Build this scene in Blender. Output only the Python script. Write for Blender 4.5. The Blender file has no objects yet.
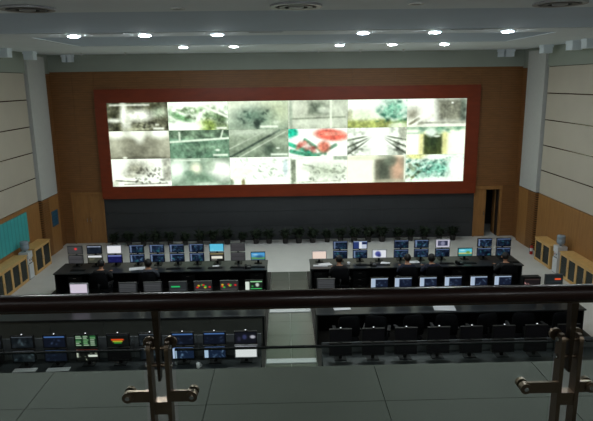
import bpy, bmesh, math, random
import numpy as np
from mathutils import Vector, Matrix

random.seed(7)
RNG = np.random.RandomState(11)
scene = bpy.context.scene
COL = scene.collection
PI = math.pi

# ---------------------------------------------------------------- camera
H = 6.0
cam_data = bpy.data.cameras.new('camera')
cam = bpy.data.objects.new('camera', cam_data)
COL.objects.link(cam)
scene.camera = cam
cam_data.sensor_fit = 'HORIZONTAL'
cam_data.sensor_width = 36.0
cam_data.lens = 36.0 * 575.0 / 593.0
cam_data.clip_start = 0.05
pitch, yaw, roll = math.radians(12.5), math.radians(1.1), math.radians(0.75)
F = Vector((math.sin(yaw) * math.cos(pitch), math.cos(yaw) * math.cos(pitch), -math.sin(pitch)))
R0 = Vector((math.cos(yaw), -math.sin(yaw), 0))
U0 = R0.cross(F)
Rv = R0 * math.cos(roll) - U0 * math.sin(roll)
Uv = U0 * math.cos(roll) + R0 * math.sin(roll)
m = Matrix((Rv, Uv, -F)).transposed().to_4x4()
m.translation = Vector((-0.18, 0, H))
cam.matrix_world = m

# ---------------------------------------------------------------- world, exposure
world = bpy.data.worlds.new('world')
scene.world = world
world.use_nodes = True
world.node_tree.nodes['Background'].inputs[0].default_value = (0.5, 0.55, 0.6, 1)
world.node_tree.nodes['Background'].inputs[1].default_value = 0.02
vs = scene.view_settings
vs.view_transform = 'Standard'
vs.look = 'None'
vs.exposure = 0.15
vs.gamma = 1.0
vs.use_curve_mapping = False

LAMP = 222.0        # radiance of the ceiling downlights
WALL_GAIN = 1.15  # brightness of the video wall
MON_GAIN = 0.76    # brightness of the desk monitors

# ---------------------------------------------------------------- helpers
def srgb(c):
    c = np.asarray(c, dtype=float)
    return np.where(c <= 0.04045, c / 12.92, ((np.maximum(c, 0) + 0.055) / 1.055) ** 2.4)

def rgb(r, g, b):
    return tuple(float(v) for v in srgb(np.array([r, g, b]) / 255.0)) + (1.0,)

def mat(name, color, rough=0.5, metal=0.0, noise=0.0, scale=8.0, bump=0.0, spec=0.5, stretch=None, stripes=None):
    """principled material; noise = tone variation; stripes = (axis, per metre, depth of tone)"""
    mt = bpy.data.materials.new(name)
    mt.use_nodes = True
    nt = mt.node_tree
    b = nt.nodes['Principled BSDF']
    b.inputs['Base Color'].default_value = color
    b.inputs['Roughness'].default_value = rough
    b.inputs['Metallic'].default_value = metal
    b.inputs['Specular IOR Level'].default_value = spec
    out = None
    if noise or bump:
        tc = nt.nodes.new('ShaderNodeTexCoord')
        mp = nt.nodes.new('ShaderNodeMapping')
        if stretch:
            mp.inputs['Scale'].default_value = stretch
        nz = nt.nodes.new('ShaderNodeTexNoise')
        nz.inputs['Scale'].default_value = scale
        nz.inputs['Detail'].default_value = 4
        nt.links.new(tc.outputs['Object'], mp.inputs['Vector'])
        nt.links.new(mp.outputs['Vector'], nz.inputs['Vector'])
        if noise:
            rp = nt.nodes.new('ShaderNodeValToRGB')
            rp.color_ramp.elements[0].position = 0.3
            rp.color_ramp.elements[1].position = 0.7
            rp.color_ramp.elements[0].color = tuple(v * (1 - noise) for v in color[:3]) + (1,)
            rp.color_ramp.elements[1].color = tuple(min(1, v * (1 + noise)) for v in color[:3]) + (1,)
            nt.links.new(nz.outputs['Fac'], rp.inputs['Fac'])
            out = rp.outputs['Color']
            nt.links.new(out, b.inputs['Base Color'])
        if bump:
            bp = nt.nodes.new('ShaderNodeBump')
            bp.inputs['Strength'].default_value = bump
            bp.inputs['Distance'].default_value = 0.01
            nt.links.new(nz.outputs['Fac'], bp.inputs['Height'])
            nt.links.new(bp.outputs['Normal'], b.inputs['Normal'])
    if stripes:
        ax, per, depth = stripes
        tc = nt.nodes.new('ShaderNodeTexCoord')
        sp = nt.nodes.new('ShaderNodeSeparateXYZ')
        nt.links.new(tc.outputs['Object'], sp.inputs[0])
        ml = nt.nodes.new('ShaderNodeMath'); ml.operation = 'MULTIPLY'; ml.inputs[1].default_value = per
        fr = nt.nodes.new('ShaderNodeMath'); fr.operation = 'FRACT'
        lt = nt.nodes.new('ShaderNodeMath'); lt.operation = 'LESS_THAN'; lt.inputs[1].default_value = 0.25
        sc = nt.nodes.new('ShaderNodeMath'); sc.operation = 'MULTIPLY'; sc.inputs[1].default_value = depth
        nt.links.new(sp.outputs[ax], ml.inputs[0]); nt.links.new(ml.outputs[0], fr.inputs[0])
        nt.links.new(fr.outputs[0], lt.inputs[0]); nt.links.new(lt.outputs[0], sc.inputs[0])
        mx = nt.nodes.new('ShaderNodeMixRGB')
        mx.inputs[2].default_value = tuple(v * 0.25 for v in color[:3]) + (1,)
        if out is not None:
            nt.links.new(out, mx.inputs[1])
        else:
            mx.inputs[1].default_value = color
        nt.links.new(sc.outputs[0], mx.inputs[0])
        nt.links.new(mx.outputs[0], b.inputs['Base Color'])
    return mt

def emis(name, color, strength):
    mt = bpy.data.materials.new(name)
    mt.use_nodes = True
    b = mt.node_tree.nodes['Principled BSDF']
    b.inputs['Base Color'].default_value = (0.02, 0.02, 0.02, 1)
    b.inputs['Emission Color'].default_value = color
    b.inputs['Emission Strength'].default_value = strength
    return mt

def screen_mat(name, strength):
    mt = bpy.data.materials.new(name)
    mt.use_nodes = True
    nt = mt.node_tree
    b = nt.nodes['Principled BSDF']
    b.inputs['Base Color'].default_value = (0.004, 0.004, 0.005, 1)
    b.inputs['Roughness'].default_value = 0.5; b.inputs['Specular IOR Level'].default_value = 0.15
    at = nt.nodes.new('ShaderNodeAttribute')
    at.attribute_name = 'picture'
    nt.links.new(at.outputs['Color'], b.inputs['Emission Color'])
    b.inputs['Emission Strength'].default_value = strength
    return mt

def glass_mat(name, tint, ior=1.45):
    mt = bpy.data.materials.new(name)
    mt.use_nodes = True
    nt = mt.node_tree
    nt.nodes.clear()
    o = nt.nodes.new('ShaderNodeOutputMaterial')
    mx = nt.nodes.new('ShaderNodeMixShader')
    tr = nt.nodes.new('ShaderNodeBsdfTransparent'); tr.inputs[0].default_value = tint
    gl = nt.nodes.new('ShaderNodeBsdfGlossy'); gl.inputs['Roughness'].default_value = 0.02
    gl.inputs[0].default_value = (0.9, 0.95, 0.92, 1)
    fr = nt.nodes.new('ShaderNodeFresnel'); fr.inputs[0].default_value = ior
    nt.links.new(fr.outputs[0], mx.inputs[0])
    nt.links.new(tr.outputs[0], mx.inputs[1]); nt.links.new(gl.outputs[0], mx.inputs[2])
    nt.links.new(mx.outputs[0], o.inputs[0])
    return mt

class MB:
    """collects simple solids into one mesh"""
    def __init__(s):
        s.v, s.f = [], []
    def box(s, x0, x1, y0, y1, z0, z1):
        n = len(s.v)
        s.v += [(x0, y0, z0), (x1, y0, z0), (x1, y1, z0), (x0, y1, z0), (x0, y0, z1), (x1, y0, z1), (x1, y1, z1), (x0, y1, z1)]
        s.f += [tuple(n + i for i in q) for q in ((0, 3, 2, 1), (4, 5, 6, 7), (0, 1, 5, 4), (1, 2, 6, 5), (2, 3, 7, 6), (3, 0, 4, 7))]
        return s
    def prism(s, pts, axis, a, b):
        """polygon pts (2-D, counter-clockwise seen against the axis) swept from a to b along axis"""
        n = len(s.v); k = len(pts)
        for c in (a, b):
            for (p, q) in pts:
                s.v.append({'x': (c, p, q), 'y': (p, c, q), 'z': (p, q, c)}[axis])
        s.f.append(tuple(n + i for i in range(k))[::-1]); s.f.append(tuple(n + k + i for i in range(k)))
        for i in range(k):
            j = (i + 1) % k
            s.f.append((n + i, n + j, n + k + j, n + k + i))
        return s
    def tube(s, pts, radii, n=8, cap=True):
        pts = [Vector(p) for p in pts]
        if not isinstance(radii, (list, tuple)):
            radii = [radii] * len(pts)
        base = len(s.v)
        prev = None
        for i, p in enumerate(pts):
            d = (pts[min(i + 1, len(pts) - 1)] - pts[max(i - 1, 0)]).normalized()
            if prev is None:
                u = d.orthogonal().normalized()
            else:
                u = (prev - d * prev.dot(d)).normalized()
            prev = u
            w = d.cross(u)
            for k in range(n):
                a = 2 * PI * k / n
                s.v.append(tuple(p + (u * math.cos(a) + w * math.sin(a)) * radii[i]))
        for i in range(len(pts) - 1):
            for k in range(n):
                a = base + i * n + k; b = base + i * n + (k + 1) % n
                s.f.append((a, b, b + n, a + n))
        if cap:
            s.f.append(tuple(base + k for k in range(n))[::-1])
            e = base + (len(pts) - 1) * n
            s.f.append(tuple(e + k for k in range(n)))
        return s
    def lathe(s, prof, cx=0, cy=0, n=16, close=True):
        base = len(s.v)
        for (r, z) in prof:
            for k in range(n):
                a = 2 * PI * k / n
                s.v.append((cx + r * math.cos(a), cy + r * math.sin(a), z))
        for i in range(len(prof) - 1):
            for k in range(n):
                a = base + i * n + k; b = base + i * n + (k + 1) % n
                s.f.append((a, b, b + n, a + n))
        if close:
            s.f.append(tuple(base + k for k in range(n))[::-1])
            e = base + (len(prof) - 1) * n
            s.f.append(tuple(e + k for k in range(n)))
        return s
    def mesh(s, name, bevel=0.0, smooth=False):
        me = bpy.data.meshes.new(name)
        me.from_pydata(s.v, [], s.f)
        bm = bmesh.new(); bm.from_mesh(me)
        bmesh.ops.recalc_face_normals(bm, faces=bm.faces)
        if bevel:
            bmesh.ops.bevel(bm, geom=list(bm.edges), offset=bevel, segments=2, affect='EDGES', clamp_overlap=True)
        bm.to_mesh(me); bm.free()
        if smooth:
            for p in me.polygons:
                p.use_smooth = True
        return me

def add(name, me, material=None, parent=None, loc=(0, 0, 0), rz=0.0):
    if isinstance(me, MB):
        me = me.mesh(name)
    o = bpy.data.objects.new(name, me)
    COL.objects.link(o)
    o.location = loc
    o.rotation_euler = (0, 0, rz)
    if parent:
        o.parent = parent
    if material and me is not None and len(me.materials) == 0:
        me.materials.append(material)
    elif material and me is not None and me.materials[0] != material:
        o.material_slots[0].link = 'OBJECT'
        o.material_slots[0].material = material
    return o

def thing(name, label, cat, loc=(0, 0, 0), rz=0.0, group=None):
    o = add(name, None, None, None, loc, rz)
    o.empty_display_size = 0.1
    return tag(o, label, cat, group)

def tag(o, label, cat, group=None):
    o['label'] = label; o['category'] = cat
    if group:
        o['group'] = group
    return o

def struct(name, me, material, loc=(0, 0, 0), label=None, cat=None):
    o = add(name, me, material, None, loc)
    o['kind'] = 'structure'
    if label:
        o['label'] = label
    if cat:
        o['category'] = cat
    return o

ORD = ['first', 'second', 'third', 'fourth', 'fifth', 'sixth', 'seventh', 'eighth', 'ninth', 'tenth', 'eleventh', 'twelfth',
       'thirteenth', 'fourteenth', 'fifteenth', 'sixteenth', 'seventeenth', 'eighteenth', 'nineteenth', 'twentieth',
       'twenty-first', 'twenty-second', 'twenty-third', 'twenty-fourth', 'twenty-fifth', 'twenty-sixth']

# ---------------------------------------------------------------- materials
M = {}
M['tile_light'] = mat('light_floor_tile', rgb(208, 208, 204), 0.35, noise=0.05, scale=1.5)
M['tile_grey'] = mat('grey_aisle_tile', rgb(92, 97, 88), 0.2, noise=0.10, scale=1.2)
M['carpet'] = mat('dark_carpet', rgb(52, 50, 46), 0.9, noise=0.2, scale=40, bump=0.2)
M['marble'] = mat('white_marble', rgb(205, 208, 208), 0.3, noise=0.04, scale=3)
M['wood'] = mat('oak_wall_panel', rgb(130, 88, 48), 0.5, noise=0.12, scale=3, stretch=(1, 1, 6), stripes=(2, 12, 0.3))
M['wood_plain'] = mat('oak_veneer', rgb(152, 108, 60), 0.5, noise=0.13, scale=3, stretch=(5, 5, 0.6))
M['wood_slat'] = mat('oak_slat', rgb(140, 98, 56), 0.5, noise=0.1, scale=4)
M['wood_dark'] = mat('dark_joint', rgb(42, 30, 20), 0.7, noise=0.1)
M['cabinet'] = mat('cabinet_wood', rgb(206, 166, 104), 0.45, noise=0.1, scale=3, stretch=(3, 3, 0.8))
M['cream'] = mat('cream_wall_panel', rgb(186, 178, 164), 0.6, noise=0.03, scale=1.5)
M['metal_strip'] = mat('brushed_metal_strip', rgb(120, 110, 100), 0.22, 1.0, noise=0.1, scale=6)
M['pilaster'] = mat('pale_grey_paint', rgb(190, 192, 190), 0.6, noise=0.03)
M['bulkhead'] = mat('grey_green_paint', rgb(152, 160, 150), 0.7, noise=0.04, scale=1)
M['ceiling'] = mat('ceiling_paint', rgb(228, 238, 246), 0.8, noise=0.03, scale=0.8)
M['ceiling_cool'] = mat('cool_grey_ceiling_paint', rgb(192, 210, 230), 0.8, noise=0.03, scale=0.8)
M['frame_red'] = mat('red_brown_lacquer', rgb(126, 48, 20), 0.35, noise=0.12, scale=2, stretch=(1, 1, 4))
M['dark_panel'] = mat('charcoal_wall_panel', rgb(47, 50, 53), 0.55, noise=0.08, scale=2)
M['black'] = mat('black_plastic', rgb(12, 13, 14), 0.55, spec=0.25, noise=0.1, scale=20)
M['grey_plastic'] = mat('grey_plastic', rgb(70, 72, 74), 0.45, noise=0.06, scale=20)
M['silver_plastic'] = mat('silver_plastic', rgb(150, 153, 158), 0.4, noise=0.04, scale=20)
M['desk'] = mat('dark_desk_laminate', rgb(34, 38, 40), 0.4, noise=0.1, scale=3)
M['desk_side'] = mat('dark_desk_panel', rgb(17, 19, 20), 0.6, spec=0.25, noise=0.1, scale=3)
M['front'] = mat('dark_grey_desk_front', rgb(72, 76, 70), 0.7, noise=0.08, scale=3)
M['partition'] = mat('grey_console_partition', rgb(84, 90, 92), 0.7, noise=0.06, scale=5)
M['fabric'] = mat('black_chair_fabric', rgb(10, 11, 13), 0.95, spec=0.1, noise=0.15, scale=60, bump=0.1)
M['chrome'] = mat('chrome', rgb(190, 190, 192), 0.2, 1.0, noise=0.03)
M['steel'] = mat('stainless_steel', rgb(112, 98, 84), 0.34, 1.0, noise=0.15, scale=14)
M['steel_dark'] = mat('tarnished_steel', rgb(74, 64, 55), 0.35, 1.0, noise=0.2, scale=14)
M['rail'] = mat('dark_red_handrail_wood', rgb(30, 13, 10), 0.3, spec=0.3, noise=0.25, scale=6, stretch=(0.3, 5, 5))
M['ledge'] = mat('grey_balcony_tile', rgb(78, 81, 73), 0.6, spec=0.25, noise=0.06, scale=2.5)
M['grout'] = mat('dark_grout', rgb(56, 58, 53), 0.9, noise=0.1)
M['white_plastic'] = mat('white_plastic', rgb(206, 208, 210), 0.4, noise=0.03)
M['paper'] = mat('white_paper', rgb(215, 216, 218), 0.8, noise=0.03)
M['teal'] = mat('teal_printed_board', rgb(64, 172, 174), 0.5, noise=0.06, scale=3, stripes=(1, 4.2, 0.30))
M['blue_sign'] = mat('blue_notice_print', rgb(28, 84, 112), 0.5, noise=0.06, stripes=(2, 9, 0.5))
M['bottle'] = mat('blue_grey_bottle_plastic', rgb(140, 154, 166), 0.15, noise=0.05)
M['pane'] = glass_mat('cabinet_glass', rgb(150, 165, 160))
M['glass'] = glass_mat('balustrade_glass', rgb(248, 252, 249), 1.16)
M['glass_edge'] = mat('dark_green_glass_edge', rgb(16, 22, 20), 0.7, spec=0.1, noise=0.05)
M['leaf'] = mat('dark_green_leaf', rgb(26, 40, 22), 0.6, noise=0.35, scale=10)
M['pot'] = mat('dark_pot', rgb(34, 32, 30), 0.6, noise=0.1)
M['red'] = mat('red_enamel', rgb(170, 24, 18), 0.35, noise=0.05)
M['skin'] = mat('skin', rgb(176, 128, 100), 0.6, noise=0.05)
M['hair'] = mat('black_hair', rgb(16, 15, 15), 0.6, noise=0.2, scale=40)
M['shoe'] = mat('black_shoe_leather', rgb(22, 20, 20), 0.4, noise=0.1)
M['trousers'] = mat('dark_trousers', rgb(18, 19, 23), 0.8, noise=0.1)
M['navy'] = mat('navy_cloth', rgb(20, 26, 46), 0.85, noise=0.12, scale=15)
M['blackcloth'] = mat('black_cloth', rgb(14, 15, 18), 0.85, noise=0.12, scale=15)
M['greycloth'] = mat('grey_cloth', rgb(64, 68, 76), 0.85, noise=0.12, scale=15)
M['lips'] = mat('lips', rgb(120, 66, 60), 0.6, noise=0.05)
M['eye'] = mat('dark_eye', rgb(24, 20, 18), 0.2, noise=0.05)
M['lens'] = emis('downlight_lens', (0.90, 0.97, 1.0, 1), LAMP)
M['lens_fill'] = emis('added_fill_lens', (0.90, 0.97, 1.0, 1), LAMP * .6)  # glow of the fill lamps added over the gallery
M['led_white'] = emis('white_indicator', (0.9, 0.95, 1, 1), 0.9)
M['led_red'] = emis('red_indicator', (1.0, 0.12, 0.05, 1), 0.9)
M['led_green'] = emis('green_indicator', (0.05, 1.0, 0.35, 1), 0.7)
M['video'] = screen_mat('video_wall_picture', WALL_GAIN)
M['monitor'] = screen_mat('monitor_picture', MON_GAIN)

# ---------------------------------------------------------------- room shell
XW, YB, ZC, YR = 8.75, 21.8, 7.1, -3.0
fl = struct('floor', MB().box(-XW - .3, XW + .3, 2.5, YB + 2.2, -0.3, 0), M['tile_light'])
# dark carpet under the two console blocks, grey tiles in the aisle between them, white strips across the aisle
add('carpet_field', MB().box(-7.15, -0.68, 4.5, 17.83, 0, 0.015), M['carpet'], fl)
add('carpet_field', MB().box(0.46, 7.05, 4.5, 17.83, 0, 0.015), M['carpet'], fl)
ty = 17.83
while ty > 5.0:
    add('aisle_tile', MB().box(-0.675, -0.112, ty - 0.794, ty, 0, 0.010), M['tile_grey'], fl)
    add('aisle_tile', MB().box(-0.106, 0.455, ty - 0.794, ty, 0, 0.010), M['tile_grey'], fl)
    ty -= 0.8
for y0, y1 in ((14.42, 14.77), (11.56, 11.76)):
    add('threshold_strip', MB().box(-0.66, 0.44, y0, y1, 0.010, 0.03), M['marble'], fl)

# back wall: carcass with the doorway left open, then the boards in front of it
DX0, DX1, DZ = 7.62, 8.12, 1.88          # open leaf of the double door
wb = struct('wall_back', MB().box(-XW - .3, DX0, YB + .06, YB + .3, 0, ZC).box(DX1, XW + .3, YB + .06, YB + .3, 0, ZC)
            .box(DX0, DX1, YB + .06, YB + .3, DZ, ZC), M['wood_dark'])
G = 0.002
def board(x0, x1, z0, z1, material, name='wood_panel', y0=YB, y1=YB + .06):
    add(name, MB().box(x0 + G, x1 - G, y0, y1, z0 + G, z1 - G), material, wb)
for (xa, xb) in ((-8.75, -7.95), (-7.95, -7.15), (7.15, 7.95), (7.95, 8.75)):
    for (za, zb) in ((2.02, 3.5), (3.5, 5.0), (5.0, 6.5)):
        board(xa, xb, za, zb, M['wood'])
board(-8.75, -8.38, 0.0, 2.02, M['wood']); board(8.24, 8.75, 0, 2.02, M['wood'])
for i in range(9):
    xa = -7.15 + i * 14.3 / 9
    board(xa, xa + 14.3 / 9, 5.86, 6.5, M['wood'])
for i in range(12):
    xa = -7.15 + i * 14.3 / 12
    for (za, zb) in ((0.0, 0.58), (0.58, 1.16), (1.16, 1.76)):
        add('charcoal_panel', MB().box(xa + .001, xa + 14.3 / 12 - .001, YB, YB + .06, za + .004, zb - .004), M['dark_panel'], wb)
tb = struct('trim_1', MB().box(-XW, XW, YB - .05, YB + .06, 6.5, ZC), M['bulkhead'])

# doors in the back wall
def leaf(parent, x0, x1, y0, z1, hx, material):
    d = add('door_leaf', MB().box(x0, x1, y0, y0 + .045, 0.01, z1), material, parent)
    p = MB().box(x0 + .07, x1 - .07, y0 - .012, y0, 0.15, 0.85).box(x0 + .07, x1 - .07, y0 - .012, y0, 0.98, z1 - .1)
    add('raised_field', p, material, d)
    add('handle', MB().tube([(hx, y0, 1.0), (hx, y0 - .05, 1.0), (hx, y0 - .05, .86)], .012, 6), M['chrome'], d)
    return d
d1 = struct('door_1', MB().box(-8.38, -8.32, YB - .04, YB + .06, 0, 2.02).box(-7.22, -7.15, YB - .04, YB + .06, 0, 2.02)
            .box(-8.32, -7.22, YB - .04, YB + .06, 1.95, 2.02), M['wood_plain'])
leaf(d1, -8.31, -7.775, YB - .0, 1.94, -7.84, M['wood_plain'])
leaf(d1, -7.765, -7.23, YB - .0, 1.94, -7.70, M['wood_plain'])
d2 = struct('door_2', MB().box(7.15, 7.21, YB - .04, YB + .06, 0, 2.02).box(8.15, 8.24, YB - .04, YB + .06, 0, 2.02)
            .box(7.21, 8.15, YB - .04, YB + .06, DZ, 2.02), M['wood_plain'])
leaf(d2, 7.22, DX0, YB - .0, DZ - .01, 7.55, M['wood_plain'])
sw = leaf(d2, -.46, 0, 0, DZ - .01, -.38, M['wood_plain'])
sw.location = (DX1 - .01, YB + .36, 0); sw.rotation_euler = (0, 0, -math.radians(97))
# the unlit corridor behind the open leaf
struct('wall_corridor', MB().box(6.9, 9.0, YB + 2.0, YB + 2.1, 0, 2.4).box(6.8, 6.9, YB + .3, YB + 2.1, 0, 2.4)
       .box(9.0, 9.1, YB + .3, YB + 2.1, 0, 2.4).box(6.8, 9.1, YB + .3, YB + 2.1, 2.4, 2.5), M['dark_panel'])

# side walls
for s, nm in ((-1, 'left'), (1, 'right')):
    def bx(a, b, y0, y1, z0, z1):        # a, b = distance from the wall plane into the room
        xa, xb = s * (XW - a), s * (XW - b)
        return MB().box(min(xa, xb), max(xa, xb), y0, y1, z0, z1)
    w = struct('wall_' + nm, bx(-.3, -.05, YR - .3, YB + .06, -0.3, ZC), M['wood_dark'])
    # cream panels in rows with metal strips in the joints
    zs = [2.10, 2.93, 3.80, 4.67, 5.56, 6.44]
    ys = [19.7, 16.1, 12.5, 8.9, 5.3, 1.7, -3.0]
    for z0, z1 in zip(zs[:-1], zs[1:]):
        for ya, yb in zip(ys[:-1], ys[1:]):
            add('cream_panel', bx(-.05, .0, yb + .003, ya - .003, z0 + .018, z1 - .018), M['cream'], w)
    for z in zs[1:-1]:
        add('metal_strip', bx(-.04, .006, YR, 19.7, z - .014, z + .014), M['metal_strip'], w)
    # wood wainscot boards
    y = 19.7; k = 0
    while y > 3.3:
        add('wood_panel', bx(-.05, .012, y - 0.94, y - G, 0.1, 2.10), M['wood_plain'], w)
        y -= 0.945
    add('baseboard_' + nm, bx(-.05, .02, 3.3, 19.7, 0, 0.1), M['wood_dark'], w)
    add('frieze', bx(-.05, .02, YR, YB, 6.44, ZC), M['bulkhead'], w)
    # pilaster: pale paint above, horizontally slatted wood below
    add('pilaster', bx(-.05, .10, 19.78, 21.2, 2.12, 7.0), M['pilaster'], w)
    for i in range(26):
        add('wood_slat', bx(-.05, .11, 19.78, 20.35, 0.02 + i * .0805, 0.02 + i * .0805 + .05), M['wood_slat'], w)
    add('slat_backing', bx(-.05, .05, 19.79, 20.34, 0, 2.11), M['wood_dark'], w)
    for (za, zb) in ((0, 2.1),):
        add('wood_panel', bx(-.05, .10, 20.36, 21.2, za, zb), M['wood_plain'], w)
    for (za, zb) in ((0, 2.1), (2.1, 4.3), (4.3, 6.5)):
        add('wood_panel', bx(-.05, .01, 21.21, YB, za + G, zb - G), M['wood'], w)

# ceiling: flat slab with two shallow cool-grey recesses
R1, R2 = (9.35, 13.0), (14.0, 17.25)
cl = struct('ceiling', MB().box(-XW, XW, YR, R1[0], ZC, ZC + .5).box(-XW, XW, R1[1], R2[0], ZC, ZC + .5)
            .box(-XW, XW, R2[1], YB + .06, ZC, ZC + .5).box(-XW, -6.0, R2[0], R2[1], ZC, ZC + .5)
            .box(6.3, XW, R2[0], R2[1], ZC, ZC + .5), M['ceiling'])
add('recess_panel', MB().box(-XW, XW, R1[0], R1[1], ZC + .012, ZC + .5), M['ceiling_cool'], cl)
add('recess_panel', MB().box(-6.0, 6.3, R2[0], R2[1], ZC + .012, ZC + .5), M['ceiling_cool'], cl)
for (bx0, bx1, by0, by1) in ((-8.5, -8.2, 17.5, 17.8), (-8.5, -8.2, 19.25, 19.55), (-8.13, -7.99, 21.5, 21.75), (-7.92, -7.78, 21.5, 21.75),
                             (7.72, 7.86, 21.5, 21.75), (7.95, 8.25, 21.5, 21.75), (8.2, 8.5, 19.0, 19.3), (8.2, 8.5, 17.1, 17.5), (8.2, 8.5, 16.3, 16.6)):
    add('cornice_block', MB().box(bx0, bx1, by0, by1, 6.84, ZC).box(bx0 - .02, bx1 + .02, by0 - .02, by1 + .0, 7.02, ZC), M['ceiling'], cl)

# gallery: slab, tiles with recessed joints, rear walls
gf = struct('floor_gallery', MB().box(-XW, XW, YR, 3.235, 3.9, 4.285), M['grout'])
x = -0.63 - .975 * 9
while x < XW:
    xa, xb = max(x, -XW), min(x + .975, XW)
    for (ya, yb) in ((2.83, 3.24), (2.03, 2.83), (1.23, 2.03), (0.43, 1.23)):
        if -3.6 < (xa + xb) / 2 < 3.3:
            add('floor_tile', MB().box(xa + .002, xb - .002, ya + .002, yb - .002, 4.285, 4.30), M['ledge'], gf)
    x += 0.975
rest = MB().box(-XW, -3.555, YR, 3.24, 4.285, 4.298).box(3.27, XW, YR, 3.24, 4.285, 4.298).box(-3.555, 3.27, YR, .43, 4.285, 4.298)
rr = add('plain_tiling', rest, M['ledge'], gf); rr['kind'] = 'stuff'
struct('wall_rear', MB().box(-XW, XW, YR - .3, YR, 3.9, ZC), M['cream'])
struct('wall_below_gallery', MB().box(-XW, XW, 2.6, 2.9, 0, 3.9), M['cream'])

# ---------------------------------------------------------------- ceiling fittings
def downlight(x, y, label, group, lens='lens'):
    t = thing('downlight', label, 'ceiling light', (x, y, ZC), 0, group)
    add('trim_ring', MB().lathe([(.128, -.002), (.15, -.002), (.15, -.026), (.128, -.026), (.128, -.002)], n=20, close=False), M['ceiling'], t)
    add('lens', MB().lathe([(.126, -.002), (.125, -.024), (.10, -.040), (.03, -.048)], n=20), M[lens], t)
for i, x in enumerate((-4.84, -3.26, -1.64, 1.63, 3.26, 4.92)):
    side = 'teal board' if x < 0 else 'open door'
    k = ORD[(2 - i) if x < 0 else i - 3]
    downlight(x, 13.47, f'lit round downlight, {k} from the middle toward the {side} wall, near row', 'near row of downlights')
for i, x in enumerate((-3.13, -1.64, 1.51, 3.08, 4.65)):
    side = 'teal board' if x < 0 else 'open door'
    k = ORD[(1 - i) if x < 0 else i - 2]
    downlight(x, 17.75, f'lit round downlight, {k} from the middle toward the {side} wall, far row', 'far row of downlights')
for i, x in enumerate((-4.84, -3.26, -1.64, 1.63, 3.26, 4.92)):  # added row out of view, put in to brighten the hall
    side = 'teal board' if x < 0 else 'open door'
    k = ORD[(2 - i) if x < 0 else i - 3]
    downlight(x, 5.6, f'added unseen fill downlight before the gallery, {k} from the middle toward the {side} wall', 'added fill row of downlights')
for i, x in enumerate((-5.0, -2.5, 0.0, 2.5, 5.0)):  # added lamps behind the view, only there to lift the room's light
    downlight(x, -1.2, f'added unseen fill lamp over the gallery floor, {ORD[i]} from the teal-board wall', 'added gallery fill lamps', 'lens_fill')
for x, wh in ((-3.83, 'above the console by the teal board'), (0.02, 'in the middle of the ceiling'), (3.87, 'over the consoles by the open door')):
    t = thing('ceiling_diffuser', f'large unlit round ceiling diffuser with grey rings {wh}', 'air diffuser', (x, 8.75, ZC), 0, 'round ceiling diffusers')
    add('outer_ring', MB().lathe([(.30, -.004), (.38, -.004), (.38, -.03), (.30, -.03), (.30, -.004)], n=28, close=False), M['silver_plastic'], t)
    add('middle_ring', MB().lathe([(.17, -.006), (.25, -.006), (.25, -.035), (.17, -.035), (.17, -.006)], n=28, close=False), M['grey_plastic'], t)
    add('core', MB().lathe([(.11, -.004), (.11, -.04), (.05, -.05)], n=20), M['silver_plastic'], t)
    add('backing', MB().lathe([(.30, -.001), (.30, -.003)], n=28), M['desk_side'], t)
for x, y, wh in ((-4.0, 13.1, 'between the two outer downlights by the teal board'), (-0.55, 13.1, 'near the middle of the ceiling'), (3.85, 13.05, 'between downlights on the open door side')):
    t = thing('slot_vent', f'thin dark slot air vent {wh}', 'air vent', (x, y, ZC), 0, 'slot vents')
    add('frame', MB().box(-.38, .38, -.06, -.045, -.012, 0).box(-.38, .38, .045, .06, -.012, 0).box(-.38, -.36, -.045, .045, -.012, 0).box(.36, .38, -.045, .045, -.012, 0), M['ceiling'], t)
    add('slot', MB().box(-.36, .36, -.045, .045, -.003, 0), M['desk_side'], t)
    add('blade', MB().box(-.36, .36, -.004, .004, -.012, -.003), M['grey_plastic'], t)
for x, y, wh in ((-1.72, 8.95, 'teal board'), (1.75, 8.7, 'open door')):
    t = thing('ceiling_speaker', f'small round unlit ceiling speaker on the {wh} side of the middle diffuser', 'speaker', (x, y, ZC), 0, 'ceiling speakers')
    add('rim', MB().lathe([(.08, -.002), (.115, -.002), (.115, -.016), (.08, -.016), (.08, -.002)], n=18, close=False), M['white_plastic'], t)
    add('grille', MB().lathe([(.08, -.002), (.08, -.006)], n=18), M['partition'], t)
for i, (x, wh) in enumerate(((-8.0 + .9, 'by the closed door'), (-5.6, 'over the corner of the screen'), (1.05, 'near the middle'), (2.5, 'beside the middle one'), (4.0, 'toward the open door'))):
    t = thing('sprinkler', f'small pale sprinkler head under the far ceiling edge {wh}', 'sprinkler', (x, 20.6, ZC), 0, 'sprinkler heads')
    add('stem', MB().lathe([(.02, 0), (.02, -.06), (.03, -.065), (.03, -.08)], n=10), M['white_plastic'], t)
    add('plate', MB().lathe([(.05, 0), (.05, -.008)], n=12), M['white_plastic'], t)

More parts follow.
